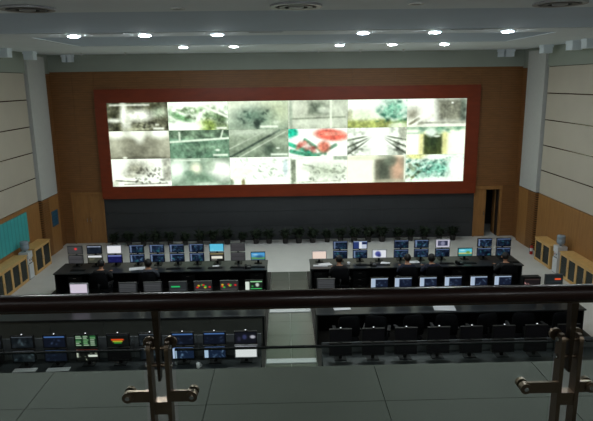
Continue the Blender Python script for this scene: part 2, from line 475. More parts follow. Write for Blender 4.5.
# ---------------------------------------------------------------- pictures
def canvas(w, h, c):
    return np.ones((h, w, 3)) * np.array(c) / 255.0
def coords(img):
    h, w = img.shape[:2]
    return np.meshgrid((np.arange(w) + .5) / w, (np.arange(h) + .5) / h)
def blend(img, mask, c, a=1.0):
    mk = (np.clip(mask, 0, 1) * a)[..., None]
    img[:] = img * (1 - mk) + mk * np.array(c) / 255.0
def ell(img, cx, cy, rx, ry, c, a=1.0, soft=0.35, rot=0):
    u, v = coords(img)
    du, dv = u - cx, (v - cy) * .5
    ry *= .5
    cr, sr = math.cos(rot), math.sin(rot)
    d = np.sqrt(((du * cr + dv * sr) / rx) ** 2 + ((-du * sr + dv * cr) / ry) ** 2)
    blend(img, (1 + soft - d) / (2 * soft) if soft else d < 1, c, a)
def rect(img, x0, x1, y0, y1, c, a=1.0, soft=0.02):
    u, v = coords(img)
    mk = np.minimum(np.clip((u - x0) / soft + .5, 0, 1), np.clip((x1 - u) / soft + .5, 0, 1))
    mk = np.minimum(mk, np.minimum(np.clip((v - y0) / (soft * 2) + .5, 0, 1), np.clip((y1 - v) / (soft * 2) + .5, 0, 1)))
    blend(img, mk, c, a)
def line(img, x0, y0, x1, y1, w, c, a=1.0):
    u, v = coords(img)
    p = np.array([x0, y0 * .5]); q = np.array([x1, y1 * .5]); d = q - p
    t = np.clip(((u - p[0]) * d[0] + (v * .5 - p[1]) * d[1]) / (d @ d), 0, 1)
    dist = np.hypot(u - p[0] - t * d[0], v * .5 - p[1] - t * d[1])
    blend(img, (w - dist) / w * 1.6, c, a)
def noise(img, n=10, amp=.1, seed=0, x0=0, x1=1, y0=0, y1=1, tint=(1, 1, 1)):
    r = np.random.RandomState(seed)
    h, w = img.shape[:2]
    g = r.rand(n // 2 + 2, n + 2) - .5
    u, v = coords(img)
    fx, fy = u * n, v * (n // 2)
    ix, iy = fx.astype(int), fy.astype(int)
    tx, ty = fx - ix, fy - iy
    val = (g[iy, ix] * (1 - tx) + g[iy, ix + 1] * tx) * (1 - ty) + (g[iy + 1, ix] * (1 - tx) + g[iy + 1, ix + 1] * tx) * ty
    mk = (u >= x0) & (u <= x1) & (v >= y0) & (v <= y1)
    img += (val * mk * amp * 2)[..., None] * np.array(tint)
def speck(img, n, c, seed, x0=0, x1=1, y0=0, y1=1, r0=.01, r1=.04, a=.8):
    r = np.random.RandomState(seed)
    for _ in range(n):
        q = r.uniform(r0, r1)
        ell(img, r.uniform(x0, x1), r.uniform(y0, y1), q * r.uniform(.7, 2.0), q * r.uniform(.7, 2), c, a * r.uniform(.5, 1.1), .6, r.uniform(-1.2, 1.2))

def picture_mesh(name, img, w, h):
    """flat screen in the xz plane facing -y, one vertex per picture sample"""
    n, k = img.shape[1], img.shape[0]
    xs = np.linspace(-w / 2, w / 2, n); zs = np.linspace(h, 0, k)
    v = [(x, 0, z) for z in zs for x in xs]
    f = [(j * n + i, (j + 1) * n + i, (j + 1) * n + i + 1, j * n + i + 1) for j in range(k - 1) for i in range(n - 1)]
    me = bpy.data.meshes.new(name)
    me.from_pydata(v, [], f)
    at = me.color_attributes.new('picture', 'FLOAT_COLOR', 'POINT')
    col = np.ones((k * n, 4), dtype=np.float32)
    col[:, :3] = srgb(np.clip(img, 0, 1.15)).reshape(-1, 3)
    at.data.foreach_set('color', col.ravel())
    return me

def cell_picture(r, c):
    I = canvas(120, 56, (225, 228, 218))
    k = (r, c)
    if k == (0, 0):
        I = canvas(120, 56, (88, 88, 72)); noise(I, 14, .12, 1)
        ell(I, .27, .45, .05, .5, (255, 255, 250), 1, .6); ell(I, .50, .46, .24, .20, (255, 255, 250), 1, .5)
        ell(I, .10, .62, .14, .07, (250, 250, 245), .9, .6); ell(I, .34, .78, .05, .25, (245, 245, 235), .8, .6)
        ell(I, .86, .35, .12, .16, (190, 205, 185), .7, .6); ell(I, .55, .78, .16, .08, (150, 150, 130), .7)
        ell(I, .50, .93, .25, .05, (170, 170, 150), .7); rect(I, .04, .7, .06, .12, (240, 240, 235), .9)
        speck(I, 16, (206, 206, 190), 5, .3, .98, .35, .92, .01, .03, .7); speck(I, 14, (46, 46, 38), 6, .4, .98, .5, .95, .01, .03, .7)
        rect(I, .74, .92, .88, .95, (240, 240, 235)); rect(I, .78, .84, .75, .81, (225, 225, 215))
    elif k == (0, 1):
        I = canvas(120, 56, (238, 246, 234)); noise(I, 20, .22, 2, y0=.15, y1=.75, tint=(1, .8, 1))
        ell(I, .22, .55, .20, .10, (110, 156, 110), .9, .5, .4); speck(I, 26, (84, 112, 72), 13, .2, .98, .2, .62, .012, .035, .7); speck(I, 14, (110, 140, 95), 3, .25, .95, .15, .6, .03, .06, .55)
        ell(I, .66, .84, .15, .22, (160, 185, 95), .95, .4); ell(I, .86, .60, .10, .2, (60, 78, 52), .8, .5); ell(I, .9, .9, .12, .15, (90, 110, 70), .7)
        ell(I, .26, .86, .30, .16, (255, 255, 252), 1, .4); ell(I, .35, .08, .4, .1, (255, 255, 252), 1); rect(I, .8, .97, .9, .96, (250, 250, 245))
        line(I, .55, .12, 1, .55, .03, (240, 240, 235))
    elif k == (0, 2):
        I = canvas(120, 56, (205, 214, 198)); u, v = coords(I)
        blend(I, (v - .55) * 3, (140, 156, 140), .8); ell(I, .3, .2, .4, .3, (238, 242, 228), .9, .9); ell(I, .85, .35, .25, .4, (188, 196, 164), .7, .9)
        ell(I, .42, .52, .28, .28, (86, 112, 98), .8, .7); speck(I, 34, (44, 62, 54), 5, .18, .7, .36, .85, .008, .028, .6); ell(I, .48, .8, .05, .18, (36, 50, 44), .7)
        rect(I, .53, .83, .86, .94, (235, 240, 230)); ell(I, .8, .75, .06, .06, (220, 228, 215), .7)
    elif k == (0, 3):
        I = canvas(120, 56, (186, 190, 176)); rect(I, .34, .7, .08, .52, (132, 140, 126), .9, .06); rect(I, .38, .56, .14, .4, (96, 106, 94), .7, .08)
        ell(I, .12, .2, .16, .3, (232, 234, 222), .8, .8); ell(I, .85, .3, .2, .3, (214, 218, 206), .8, .8); ell(I, .5, .78, .5, .14, (222, 226, 214), .9, .7)
        line(I, .05, .65, .95, .6, .02, (140, 146, 132)); rect(I, .70, .735, 0, 1, (236, 240, 228)); ell(I, .6, .35, .1, .1, (225, 230, 218), .7); ell(I, .05, .5, .03, .5, (150, 165, 150), .6)
    elif k == (0, 4):
        I = canvas(120, 56, (250, 253, 248)); u, v = coords(I)
        blend(I, (v - .62) * 8, (158, 166, 96), .95); ell(I, .25, .55, .28, .16, (222, 230, 206), .9, .7); ell(I, .04, .55, .05, .2, (150, 150, 120), .6)
        ell(I, .75, .38, .3, .34, (126, 176, 156), .9, .4, .5); speck(I, 40, (52, 104, 88), 8, .5, 1, .05, .78, .01, .03, .7); speck(I, 10, (235, 248, 240), 9, .55, 1, .1, .8, .02, .04, .7)
        ell(I, .42, .1, .2, .2, (255, 255, 252), 1, .7); ell(I, .85, .95, .16, .12, (232, 240, 224), .8)
    elif k == (0, 5):
        I = canvas(120, 56, (255, 255, 252)); rect(I, .5, 1, 0, .8, (112, 112, 100), .95, .14); rect(I, .72, .86, .2, .75, (148, 148, 134), .6, .08); rect(I, .9, 1, .05, .8, (82, 94, 86), .7, .05)
        ell(I, .12, .55, .14, .22, (140, 136, 120), .8, .6); line(I, .08, .8, .36, .45, .03, (235, 235, 225)); line(I, .2, .95, .42, .6, .05, (150, 146, 128)); line(I, .05, .9, .2, .7, .03, (120, 116, 100))
        ell(I, .35, .6, .14, .3, (255, 255, 250), .9, .7); rect(I, .2, 1, .82, .88, (150, 150, 138), .9); rect(I, 0, 1, .91, 1, (236, 238, 228), .9); ell(I, .76, .16, .02, .03, (255, 255, 255))
        speck(I, 8, (150, 150, 138), 12, .55, .7, .1, .6, .02, .04, .5)
    elif k == (1, 0):
        I = canvas(120, 56, (158, 156, 140)); ell(I, .1, .3, .14, .5, (206, 204, 188), .8, .8); ell(I, .9, .35, .2, .5, (196, 194, 178), .8, .8); ell(I, .5, .62, .26, .5, (104, 102, 90), .7, .9)
        for cx, rx in ((.12, .16), (.46, .16), (.84, .18)):
            ell(I, cx, .06, rx, .2, (255, 255, 250), 1, .5)
        ell(I, .5, .22, .08, .2, (246, 246, 238), .9, .6); noise(I, 12, .06, 21); ell(I, .5, .98, .5, .08, (88, 86, 76), .6); ell(I, .24, .95, .04, .04, (235, 235, 225))
    elif k == (1, 1):
        I = canvas(120, 56, (106, 136, 116)); noise(I, 18, .10, 31); rect(I, 0, 1, 0, .3, (92, 110, 92), .8); speck(I, 12, (168, 196, 168), 32, 0, 1, .02, .28, .03, .06, .6)
        line(I, 0, .42, 1, .30, .025, (240, 248, 236)); rect(I, .16, .19, .05, .42, (228, 238, 224)); line(I, .86, .3, .9, .02, .018, (228, 238, 224)); ell(I, .2, .7, .3, .2, (84, 108, 92), .6, .8)
        ell(I, .6, .62, .3, .1, (150, 176, 152), .5, .8); rect(I, .72, .97, .86, .93, (236, 244, 234)); ell(I, .8, .72, .04, .04, (230, 240, 230))
    elif k == (1, 2):
        I = canvas(120, 56, (154, 166, 148)); u, v = coords(I); blend(I, (v - .3), (116, 132, 116), .8); noise(I, 14, .07, 41)
        line(I, .02, .98, .85, .05, .025, (70, 84, 74)); line(I, .16, 1, .95, .1, .012, (206, 214, 200)); line(I, -.1, .8, .6, .08, .012, (196, 204, 190)); ell(I, .3, .1, .4, .1, (206, 214, 202), .8, .8)
        ell(I, .68, .72, .09, .2, (66, 82, 70), .8, .5); rect(I, .7, .98, .87, .94, (240, 246, 238)); ell(I, .82, .68, .03, .03, (235, 240, 232))
    elif k == (1, 3):
        I = canvas(120, 56, (252, 252, 250)); ell(I, .07, .16, .09, .2, (30, 190, 160), .95, .3)
        line(I, .02, .55, .5, .98, .05, (60, 170, 138)); line(I, .05, .8, .4, .98, .05, (76, 150, 122)); line(I, .28, .4, .62, .9, .04, (96, 150, 126)); line(I, .5, .95, .8, .6, .04, (120, 160, 138))
        speck(I, 12, (176, 98, 88), 51, .18, .58, .45, .92, .03, .06, .7); ell(I, .72, .24, .27, .20, (226, 108, 94), 1, .25, .12); ell(I, .74, .2, .2, .07, (244, 166, 150), .7)
        ell(I, .60, .66, .10, .2, (218, 124, 106), .95, .35); ell(I, .15, .35, .1, .1, (255, 255, 255), .9)
    elif k == (1, 4):
        I = canvas(120, 56, (232, 236, 228)); noise(I, 24, .22, 61)
        for i in range(7):
            line(I, .5, .25, -.15, .35 + i * .16, .018, (92, 98, 86) if i % 2 else (250, 252, 248)); line(I, .5, .25, 1.15, .35 + i * .16, .018, (92, 98, 86) if i % 2 else (250, 252, 248))
        speck(I, 10, (70, 76, 66), 62, 0, .3, .55, .95, .02, .05, .6); speck(I, 10, (70, 76, 66), 63, .72, 1, .5, .95, .02, .05, .6); ell(I, .95, .2, .08, .25, (150, 152, 138), .7)
        ell(I, .52, .6, .17, .6, (255, 255, 255), 1, .6); ell(I, .5, .15, .2, .2, (255, 255, 255), 1)
    elif k == (1, 5):
        I = canvas(120, 56, (250, 252, 236)); ell(I, .2, .5, .16, .4, (255, 255, 250), 1, .5); ell(I, .9, .55, .12, .4, (255, 255, 250), 1, .5); rect(I, .22, .31, .2, 1, (214, 206, 130), .7, .06); rect(I, .60, .70, .2, 1, (214, 206, 130), .7, .06)
        rect(I, .30, .61, .28, 1, (74, 84, 48), 1, .04); ell(I, .45, .5, .1, .3, (40, 54, 38), .8, .7); rect(I, 0, 1, .0, .1, (140, 172, 146), .8, .05); speck(I, 12, (88, 138, 112), 71, 0, 1, .02, .16, .03, .06, .6)
        ell(I, .42, .2, .08, .16, (240, 250, 244), .9); ell(I, .52, .34, .06, .04, (240, 248, 238), .9); rect(I, .0, .3, .2, .26, (150, 180, 160), .6)
    elif k == (2, 0):
        I = canvas(120, 56, (252, 252, 248)); ell(I, .40, .35, .2, .22, (122, 120, 104), .8, .8); speck(I, 60, (58, 58, 50), 81, .38, .95, .35, .9, .006, .024, .75); ell(I, .12, .15, .15, .3, (255, 255, 252), 1)
        rect(I, .86, .99, 0, .8, (122, 122, 110), .6, .05); line(I, .06, .78, .5, .85, .014, (110, 110, 98)); line(I, .2, .92, .9, .9, .012, (120, 120, 108)); ell(I, .3, .62, .1, .06, (160, 158, 144), .7); ell(I, .04, .9, .06, .12, (180, 180, 168), .7)
    elif k == (2, 1):
        I = canvas(120, 56, (150, 168, 152)); noise(I, 14, .08, 91); ell(I, .1, .42, .17, .36, (238, 250, 240), 1, .5); ell(I, .84, .48, .2, .36, (255, 255, 252), 1, .35); ell(I, .42, .38, .08, .18, (255, 250, 230), .95, .6)
        rect(I, .05, .5, .06, .11, (238, 246, 236), .9); ell(I, .5, .75, .3, .16, (104, 132, 112), .7, .7); ell(I, .3, .55, .1, .1, (110, 140, 120), .6); ell(I, .6, .95, .2, .06, (220, 232, 220), .7); ell(I, .66, .3, .08, .2, (170, 186, 168), .7)
    elif k == (2, 2):
        I = canvas(120, 56, (252, 254, 250)); speck(I, 46, (168, 186, 170), 101, .06, 1, .06, .8, .01, .03, .6); speck(I, 10, (120, 138, 120), 102, .3, .9, .3, .75, .01, .02, .6)
        ell(I, .22, .5, .2, .12, (246, 250, 238), .9); ell(I, .02, .9, .04, .14, (92, 106, 86), .8); ell(I, .22, .92, .03, .14, (120, 110, 70), .8); ell(I, .12, .75, .1, .12, (255, 252, 236), .9); ell(I, .94, .4, .04, .3, (150, 172, 190), .5)
    elif k == (2, 3):
        I = canvas(120, 56, (248, 250, 244)); rect(I, .04, .12, .1, 1, (112, 120, 104), .9, .03); ell(I, .62, .55, .3, .22, (176, 186, 166), .7, .8); speck(I, 44, (96, 104, 88), 111, .35, .98, .35, .9, .006, .025, .6)
        line(I, .25, .3, .9, .62, .02, (180, 188, 172)); rect(I, .02, .75, .06, .12, (232, 238, 228), .8); rect(I, .76, 1, .02, .14, (146, 160, 142), .8); ell(I, .25, .7, .1, .2, (255, 255, 252), .9); line(I, .1, .95, .9, .9, .015, (200, 200, 190))
    elif k == (2, 4):
        I = canvas(120, 56, (253, 250, 236)); rect(I, .48, 1, .08, 1, (148, 142, 126), .95, .05); ell(I, .62, .55, .13, .5, (78, 84, 74), .9, .6); ell(I, .86, .55, .1, .45, (214, 172, 150), .85, .6)
        ell(I, .74, .2, .1, .2, (112, 122, 108), .7); rect(I, .97, 1, 0, 1, (232, 236, 226)); ell(I, .3, .1, .35, .08, (226, 226, 206), .8); ell(I, .75, .95, .3, .08, (196, 190, 172), .7)
    elif k == (2, 5):
        I = canvas(120, 56, (232, 242, 234)); ell(I, .5, .55, .36, .3, (118, 178, 162), .85, .5); speck(I, 70, (48, 104, 90), 121, .02, .75, .1, .85, .008, .03, .7); speck(I, 20, (236, 250, 244), 122, .1, .8, .1, .8, .015, .04, .8)
        speck(I, 8, (78, 84, 52), 123, 0, .3, .3, .9, .02, .05, .7); ell(I, .9, .6, .16, .4, (255, 255, 252), 1, .5); ell(I, .6, .95, .4, .12, (246, 252, 246), .95); ell(I, .2, .06, .2, .1, (190, 180, 90), .6); ell(I, .5, .1, .2, .1, (250, 255, 250), .9)
    # fine picture grain: mottled detail in the darker parts, blown out whites stay white
    amp = {(0, 0): .55, (0, 1): .7, (0, 2): .35, (0, 3): .35, (0, 4): .5, (0, 5): .4, (1, 0): .22, (1, 1): .45, (1, 2): .32, (1, 3): .5,
           (1, 4): .5, (1, 5): .4, (2, 0): .6, (2, 1): .3, (2, 2): .6, (2, 3): .6, (2, 4): .2, (2, 5): .8}[k]
    G_ = np.zeros_like(I)
    for n_, w_ in ((9, .35), (20, .5), (44, .6)):
        noise(G_, n_, w_, 200 + r * 17 + c * 5 + n_)
    I = np.clip(I, 0, 1.05)
    dark = np.clip(1.25 - I.mean(axis=2, keepdims=True), .25, 1)
    I = I * (1 + .85 * amp * G_ * np.clip(dark * 1.6 - .35, .08, 1))
    I = np.clip(I, 0, 1.1) ** 1.06
    for _ in range(2):      # soft camera focus
        P = np.pad(I, ((1, 1), (1, 1), (0, 0)), mode='edge')
        I = (P[1:-1, 1:-1] * 2 + P[:-2, 1:-1] + P[2:, 1:-1] + P[1:-1, :-2] + P[1:-1, 2:]) / 6
    I[..., 0] *= .965; I[..., 2] *= .95
    return np.clip(I, 0, 1.1)

# ---------------------------------------------------------------- video wall
SX0, SX1, SZ0, SZ1 = -6.73, 6.66, 2.235, 5.37
FX0, FX1, FZ0, FZ1 = -7.15, 7.15, 1.76, 5.86
vw = thing('video_wall', 'huge lit video wall of camera pictures in a red-brown frame on the back wall', 'video wall', (0, YB, 0))
CW, CH = (SX1 - SX0) / 6, (SZ1 - SZ0) / 3
FD = -0.14
add('frame_rail', MB().box(FX0, FX1, FD, -.0, SZ1, FZ1).mesh('frame_rail', .01), M['frame_red'], vw)
add('frame_rail', MB().box(FX0, FX1, FD, -.0, FZ0, SZ0).mesh('frame_rail', .01), M['frame_red'], vw)
add('frame_stile', MB().box(FX0, SX0, FD, -.0, SZ0, SZ1).mesh('frame_stile', .005), M['frame_red'], vw)
add('frame_stile', MB().box(SX1, FX1, FD, -.0, SZ0, SZ1).mesh('frame_stile', .005), M['frame_red'], vw)
add('cabinet_back', MB().box(SX0, SX1, -.02, -.0, SZ0, SZ1), M['black'], vw)
for r in range(3):
    for c in range(6):
        me = picture_mesh('display_cell', cell_picture(r, c), CW - .004, CH - .004)
        o = add('display_cell', me, M['video'], vw, (SX0 + (c + .5) * CW, -.07, SZ1 - (r + 1) * CH + .002))
        add('cell_housing', MB().box(-CW / 2 + .004, CW / 2 - .004, .001, .05, -.002, CH - .010), M['black'], o)

# ---------------------------------------------------------------- monitors
def mon_picture(kind):
    s = sum(ord(ch) * (i + 1) for i, ch in enumerate(kind)) % 997
    r = np.random.RandomState(s)
    I = canvas(26, 18, (16, 22, 34))
    b = kind.rstrip('0123456789')
    if b == 'feeds':
        I = canvas(26, 18, (17, 28, 48)); noise(I, 8, .10, s, tint=(.7, .9, 1.2))
        speck(I, 9, (92, 130, 160), s, .1, .95, .2, .95, .02, .06, .7); speck(I, 4, (40, 120, 120), s + 1, .1, .95, .3, .9, .03, .08, .6)
        rect(I, 0, 1, 0, .10, (112, 132, 172)); rect(I, 0, .05, 0, 1, (100, 120, 160), .7)
        if s % 3 == 0: rect(I, .06, .14, .1, .95, (150, 170, 205), .8)
    elif b == 'white':
        I = canvas(26, 18, (238, 238, 242)); rect(I, 0, 1, 0, .08, (205, 212, 226))
    elif b == 'lavender':
        I = canvas(26, 18, (216, 206, 222)); rect(I, 0, 1, .9, 1, (196, 186, 206))
    elif b == 'navy':
        I = canvas(26, 18, (22, 24, 78)); rect(I, 0, 1, 0, .2, (120, 130, 190)); speck(I, 5, (70, 80, 150), s, .1, .9, .4, .9, .03, .07, .6)
    elif b == 'bar':
        I = canvas(26, 18, (26, 34, 46)); rect(I, 0, 1, 0, .18, (140, 150, 170)); noise(I, 8, .05, s)
    elif b == 'whitebar':
        I = canvas(26, 18, (62, 64, 56)); rect(I, 0, 1, 0, .28, (226, 230, 232)); speck(I, 6, (120, 116, 92), s, .05, .95, .4, .95, .04, .1, .6)
    elif b == 'cyan':
        I = canvas(26, 18, (96, 200, 232)); rect(I, 0, 1, .88, 1, (150, 220, 238)); ell(I, .2, .8, .1, .2, (120, 216, 240), .6)
    elif b == 'document':
        I = canvas(26, 18, (30, 30, 28)); rect(I, .12, .9, .38, .72, (238, 236, 220)); rect(I, 0, 1, 0, .16, (150, 140, 100)); rect(I, .1, .5, .82, .92, (150, 150, 140))
    elif b == 'landscape':
        I = canvas(26, 18, (82, 162, 218)); rect(I, 0, 1, .62, 1, (96, 150, 92), 1, .1); ell(I, .6, .55, .25, .16, (42, 84, 132), .8, .5); ell(I, .3, .3, .2, .1, (170, 214, 236), .8); rect(I, 0, 1, .92, 1, (60, 90, 170))
    elif b == 'beach':
        I = canvas(26, 18, (92, 200, 220)); rect(I, 0, 1, .55, .72, (222, 206, 112), 1, .06); rect(I, 0, 1, .72, 1, (60, 128, 120), 1, .06); ell(I, .7, .5, .14, .16, (110, 150, 60), .9); ell(I, .3, .25, .2, .1, (200, 236, 240), .8)
    elif b == 'pink':
        I = canvas(26, 18, (248, 226, 212)); rect(I, 0, 1, 0, .08, (222, 206, 206))
    elif b == 'bluewhite':
        I = canvas(26, 18, (44, 62, 116)); rect(I, .42, .62, .1, 1, (232, 238, 246)); rect(I, .62, .95, .45, 1, (200, 210, 228)); rect(I, 0, 1, 0, .12, (160, 180, 215)); rect(I, .68, .9, .15, .4, (24, 32, 66))
    elif b == 'whiteblue':
        I = canvas(26, 18, (236, 240, 246)); ell(I, .4, .5, .2, .34, (66, 74, 150), .95, .3); ell(I, .5, .7, .12, .2, (48, 54, 110), .9); rect(I, .02, .12, .1, .9, (206, 214, 232))
    elif b == 'window':
        I = canvas(26, 18, (206, 204, 222)); rect(I, .14, .86, .15, .8, (44, 48, 72)); ell(I, .5, .5, .16, .3, (150, 150, 176), .9); rect(I, .2, .3, .2, .8, (90, 94, 120), .8)
    elif b == 'sidebar':
        I = canvas(26, 18, (20, 28, 48)); rect(I, 0, .26, 0, 1, (176, 196, 220)); rect(I, 0, 1, 0, .14, (176, 196, 220)); speck(I, 7, (100, 124, 150), s, .35, .95, .3, .95, .02, .06, .7); rect(I, 0, .04, 0, 1, (230, 238, 246))
    elif b == 'lines':
        I = canvas(26, 18, (50, 52, 54))
        for i in range(5):
            rect(I, .04, .96, .1 + i * .18, .15 + i * .18, (92, 95, 97))
    elif b == 'greenline':
        I = canvas(26, 18, (44, 48, 50)); rect(I, .12, .62, .42, .54, (40, 220, 120)); rect(I, .05, .95, .8, .86, (72, 76, 78))
    elif b == 'redyellow':
        I = canvas(26, 18, (48, 46, 46))
        pts = [(r.uniform(.08, .92), r.uniform(.35, .7)) for _ in range(7)]
        for i, (a, q) in enumerate(sorted(pts)):
            ell(I, a, q, .07, .09, [(230, 40, 40), (226, 196, 50), (60, 190, 70)][i % 3], 1, .4)
        rect(I, .05, .95, .82, .88, (84, 84, 84))
    elif b == 'greenwhite':
        I = canvas(26, 18, (24, 34, 28)); rect(I, 0, .25, .1, 1, (226, 238, 226)); rect(I, .3, 1, .05, .16, (150, 220, 160)); ell(I, .7, .45, .1, .2, (226, 240, 228), .9); rect(I, .3, .95, .82, .9, (80, 220, 120)); ell(I, .42, .6, .06, .1, (70, 170, 90), .9)
    elif b == 'greenrows':
        I = canvas(26, 18, (18, 42, 26))
        for i in range(6):
            for j in range(3):
                rect(I, .04 + j * .33, .04 + j * .33 + r.uniform(.15, .28), .08 + i * .15, .15 + i * .15, [(150, 220, 150), (200, 230, 196), (70, 150, 86)][r.randint(3)], .9)
    elif b == 'blackwhite':
        I = canvas(26, 18, (14, 16, 14)); rect(I, 0, .1, .05, .7, (196, 200, 186)); rect(I, .55, .95, .5, .66, (236, 240, 230)); rect(I, 0, 1, 0, .07, (150, 60, 46)); speck(I, 7, (170, 176, 156), s, .15, .95, .2, .95, .02, .045, .8)
    elif b == 'trafficsmall':
        I = canvas(26, 18, (12, 16, 14)); rect(I, .2, .75, .40, .52, (236, 80, 30)); rect(I, .25, .7, .54, .64, (210, 200, 50)); rect(I, .3, .65, .68, .76, (60, 170, 60)); rect(I, 0, 1, 0, .07, (56, 60, 70))
    elif b == 'dim':
        I = canvas(26, 18, (18, 24, 28)); noise(I, 8, .06, s); rect(I, 0, 1, 0, .08, (104, 112, 120)); speck(I, 8, (70, 86, 92), s, .05, .95, .25, .95, .02, .06, .7)
    elif b == 'bright':
        I = canvas(26, 18, (20, 34, 58)); rect(I, 0, .2, .12, 1, (180, 204, 234)); rect(I, .02, .95, 0, .12, (96, 130, 186)); speck(I, 9, (116, 146, 180), s, .3, .95, .3, .95, .02, .05, .8)
    elif b == 'bluetop':
        I = canvas(26, 18, (13, 19, 32)); rect(I, .05, .95, .05, .16, (70, 106, 160)); speck(I, 7, (50, 66, 92), s, .1, .95, .35, .95, .02, .05, .7)
    elif b == 'picture':
        I = canvas(26, 18, (18, 20, 28)); ell(I, .82, .45, .12, .14, (200, 200, 210), .9); ell(I, .45, .45, .1, .2, (60, 66, 110), .8); ell(I, .2, .6, .08, .2, (50, 50, 70), .8)
    elif b == 'off':
        I = canvas(26, 18, (4, 4, 5))
    elif b == 'grey':
        I = canvas(26, 18, (66, 66, 68)); rect(I, .04, .96, .45, .52, (48, 48, 50)); rect(I, .04, .96, .06, .1, (84, 84, 86))
    elif b == 'greyred':
        I = canvas(26, 18, (66, 66, 66)); ell(I, .55, .35, .1, .14, (236, 60, 60), 1, .4)
    elif b == 'pinkdots':
        I = canvas(26, 18, (28, 24, 26)); speck(I, 7, (240, 180, 176), s, .02, .5, .3, .95, .03, .07, .9); rect(I, 0, 1, 0, .1, (60, 48, 46))
    elif b == 'redlamp':
        I = canvas(26, 18, (30, 36, 38)); rect(I, .55, .9, .38, .56, (240, 90, 50)); rect(I, .05, .95, .7, .76, (46, 54, 56))
    return np.clip(I, 0, 1)

DESC = {'feeds': 'dark blue camera feeds', 'white': 'a blank white page', 'lavender': 'a blank pale lavender page', 'navy': 'a navy blue window',
        'bar': 'a pale top bar', 'whitebar': 'a white banner', 'cyan': 'a plain cyan desktop', 'document': 'a white slip on black',
        'landscape': 'a blue and green landscape', 'beach': 'a beach wallpaper', 'pink': 'a pale pink page', 'bluewhite': 'blue and white blocks',
        'whiteblue': 'a blue figure on white', 'window': 'a dark picture in pale window', 'sidebar': 'dark feeds and pale sidebar', 'lines': 'grey text lines',
        'greenline': 'a single green line', 'redyellow': 'red and yellow status dots', 'greenwhite': 'green and white blocks', 'greenrows': 'green table rows',
        'blackwhite': 'white marks on black', 'trafficsmall': 'orange and yellow bars', 'dim': 'dim dark video feeds', 'bright': 'blue feeds beside white column',
        'bluetop': 'a dark page with blue header', 'picture': 'a dark night picture', 'off': 'nothing', 'grey': 'a dull grey blank', 'greyred': 'a red spot on grey',
        'pinkdots': 'pink dots on black', 'redlamp': 'one orange-red bar'}

MW, MH = 0.43, 0.255
_b = 0.016
housing = MB().box(-MW / 2, MW / 2, 0, .045, 0, MH).box(-MW / 2 + .06, MW / 2 - .06, .045, .075, .05, MH - .05) \
    .box(-MW / 2, MW / 2, -.008, 0, 0, _b).box(-MW / 2, MW / 2, -.008, 0, MH - _b, MH) \
    .box(-MW / 2, -MW / 2 + _b, -.008, 0, _b, MH - _b).box(MW / 2 - _b, MW / 2, -.008, 0, _b, MH - _b).mesh('housing')
stand_low = MB().box(-.03, .03, .05, .075, -.088, .12).box(-.115, .115, -.03, .14, -.10, -.088).mesh('stand')
stand_high = MB().box(-.025, .025, .08, .11, -.373, .14).box(-.06, .06, .075, .085, .06, .18).box(-.10, .10, .145, .26, -.385, -.373).box(-.025, .025, .08, .26, -.373, -.363).mesh('stand')
webcam = MB().box(-.02, .02, -.01, .03, MH, MH + .022).mesh('webcam')
webdot = MB().lathe([(.0, MH + .022), (.013, MH + .024), (.013, MH + .034), (.0, MH + .040)], n=8, close=False).mesh('indicator')
PIC = {}
ZD = 0.80
def monitor(x, y, upper, kind, where, group, cam_dot=False, rz=0.0):
    b = kind.rstrip('0123456789')
    if kind not in PIC:
        PIC[kind] = picture_mesh('screen', mon_picture(kind), MW - 2 * _b, MH - 2 * _b)
    z = ZD + .10 + (.285 if upper else 0)
    lv = 'upper' if upper else 'lower'
    if b == 'off':
        lab = f'{lv} switched-off black monitor, {where}'
    else:
        lab = f'{lv} monitor with {DESC[b]}, {where}'
    t = thing('monitor', lab, 'monitor', (x, y, z), rz, group)
    body = M['grey_plastic'] if b in ('grey', 'greyred', 'lines', 'greenline', 'redyellow', 'redlamp') else M['black']
    if b in ('white', 'lavender', 'pink', 'whiteblue', 'window'):
        body = M['silver_plastic']
    add('housing', housing, body, t)
    add('screen', PIC[kind], M['monitor'], t, (0, -.002, _b))
    add('stand', stand_high if upper else stand_low, M['black'], t)
    if cam_dot:
        w = add('webcam', webcam, M['black'], t)
        add('indicator', webdot, M['led_white'], w)
    return t

def row(name, y, cols, side, group, dot=False):
    """cols: (x, upper picture or None, lower picture or None), listed from the aisle to the wall"""
    for i, (x, up, lo) in enumerate(cols):
        wh = f'{ORD[i]} from aisle, {name}'
        if up: monitor(x, y, True, up, wh, group, dot)
        if lo: monitor(x, y, False, lo, wh, group)

YA, YBm, YCm = 16.30, 13.0, 10.12
TB, OD = 'teal-board side', 'open-door side'
row(f'far row, {TB}', YA, [(-1.02, None, 'landscape'), (-1.61, 'grey1', 'grey2'), (-2.23, 'cyan', 'document'), (-2.82, 'feeds1', 'feeds2'), (-3.40, 'feeds3', 'feeds4'),
     (-3.98, 'feeds5', 'feeds6'), (-4.57, 'feeds7', 'feeds8'), (-5.22, 'white', 'navy'), (-5.80, 'bar', 'whitebar'), (-6.36, 'greyred', 'grey3')], TB, 'far row monitors by the teal board')
row(f'far row, {OD}', YA, [(0.79, None, 'pink'), (1.41, 'feeds9', 'feeds10'), (2.0, 'bluewhite', 'feeds11'), (2.57, None, 'whiteblue'), (3.22, 'feeds12', 'feeds13'), (3.82, 'feeds14', 'feeds15'),
     (4.45, 'window', 'feeds16'), (5.13, None, 'beach'), (5.70, 'feeds17', 'feeds18'), (6.27, 'feeds19', 'feeds20')], OD, 'far row monitors by the open door')
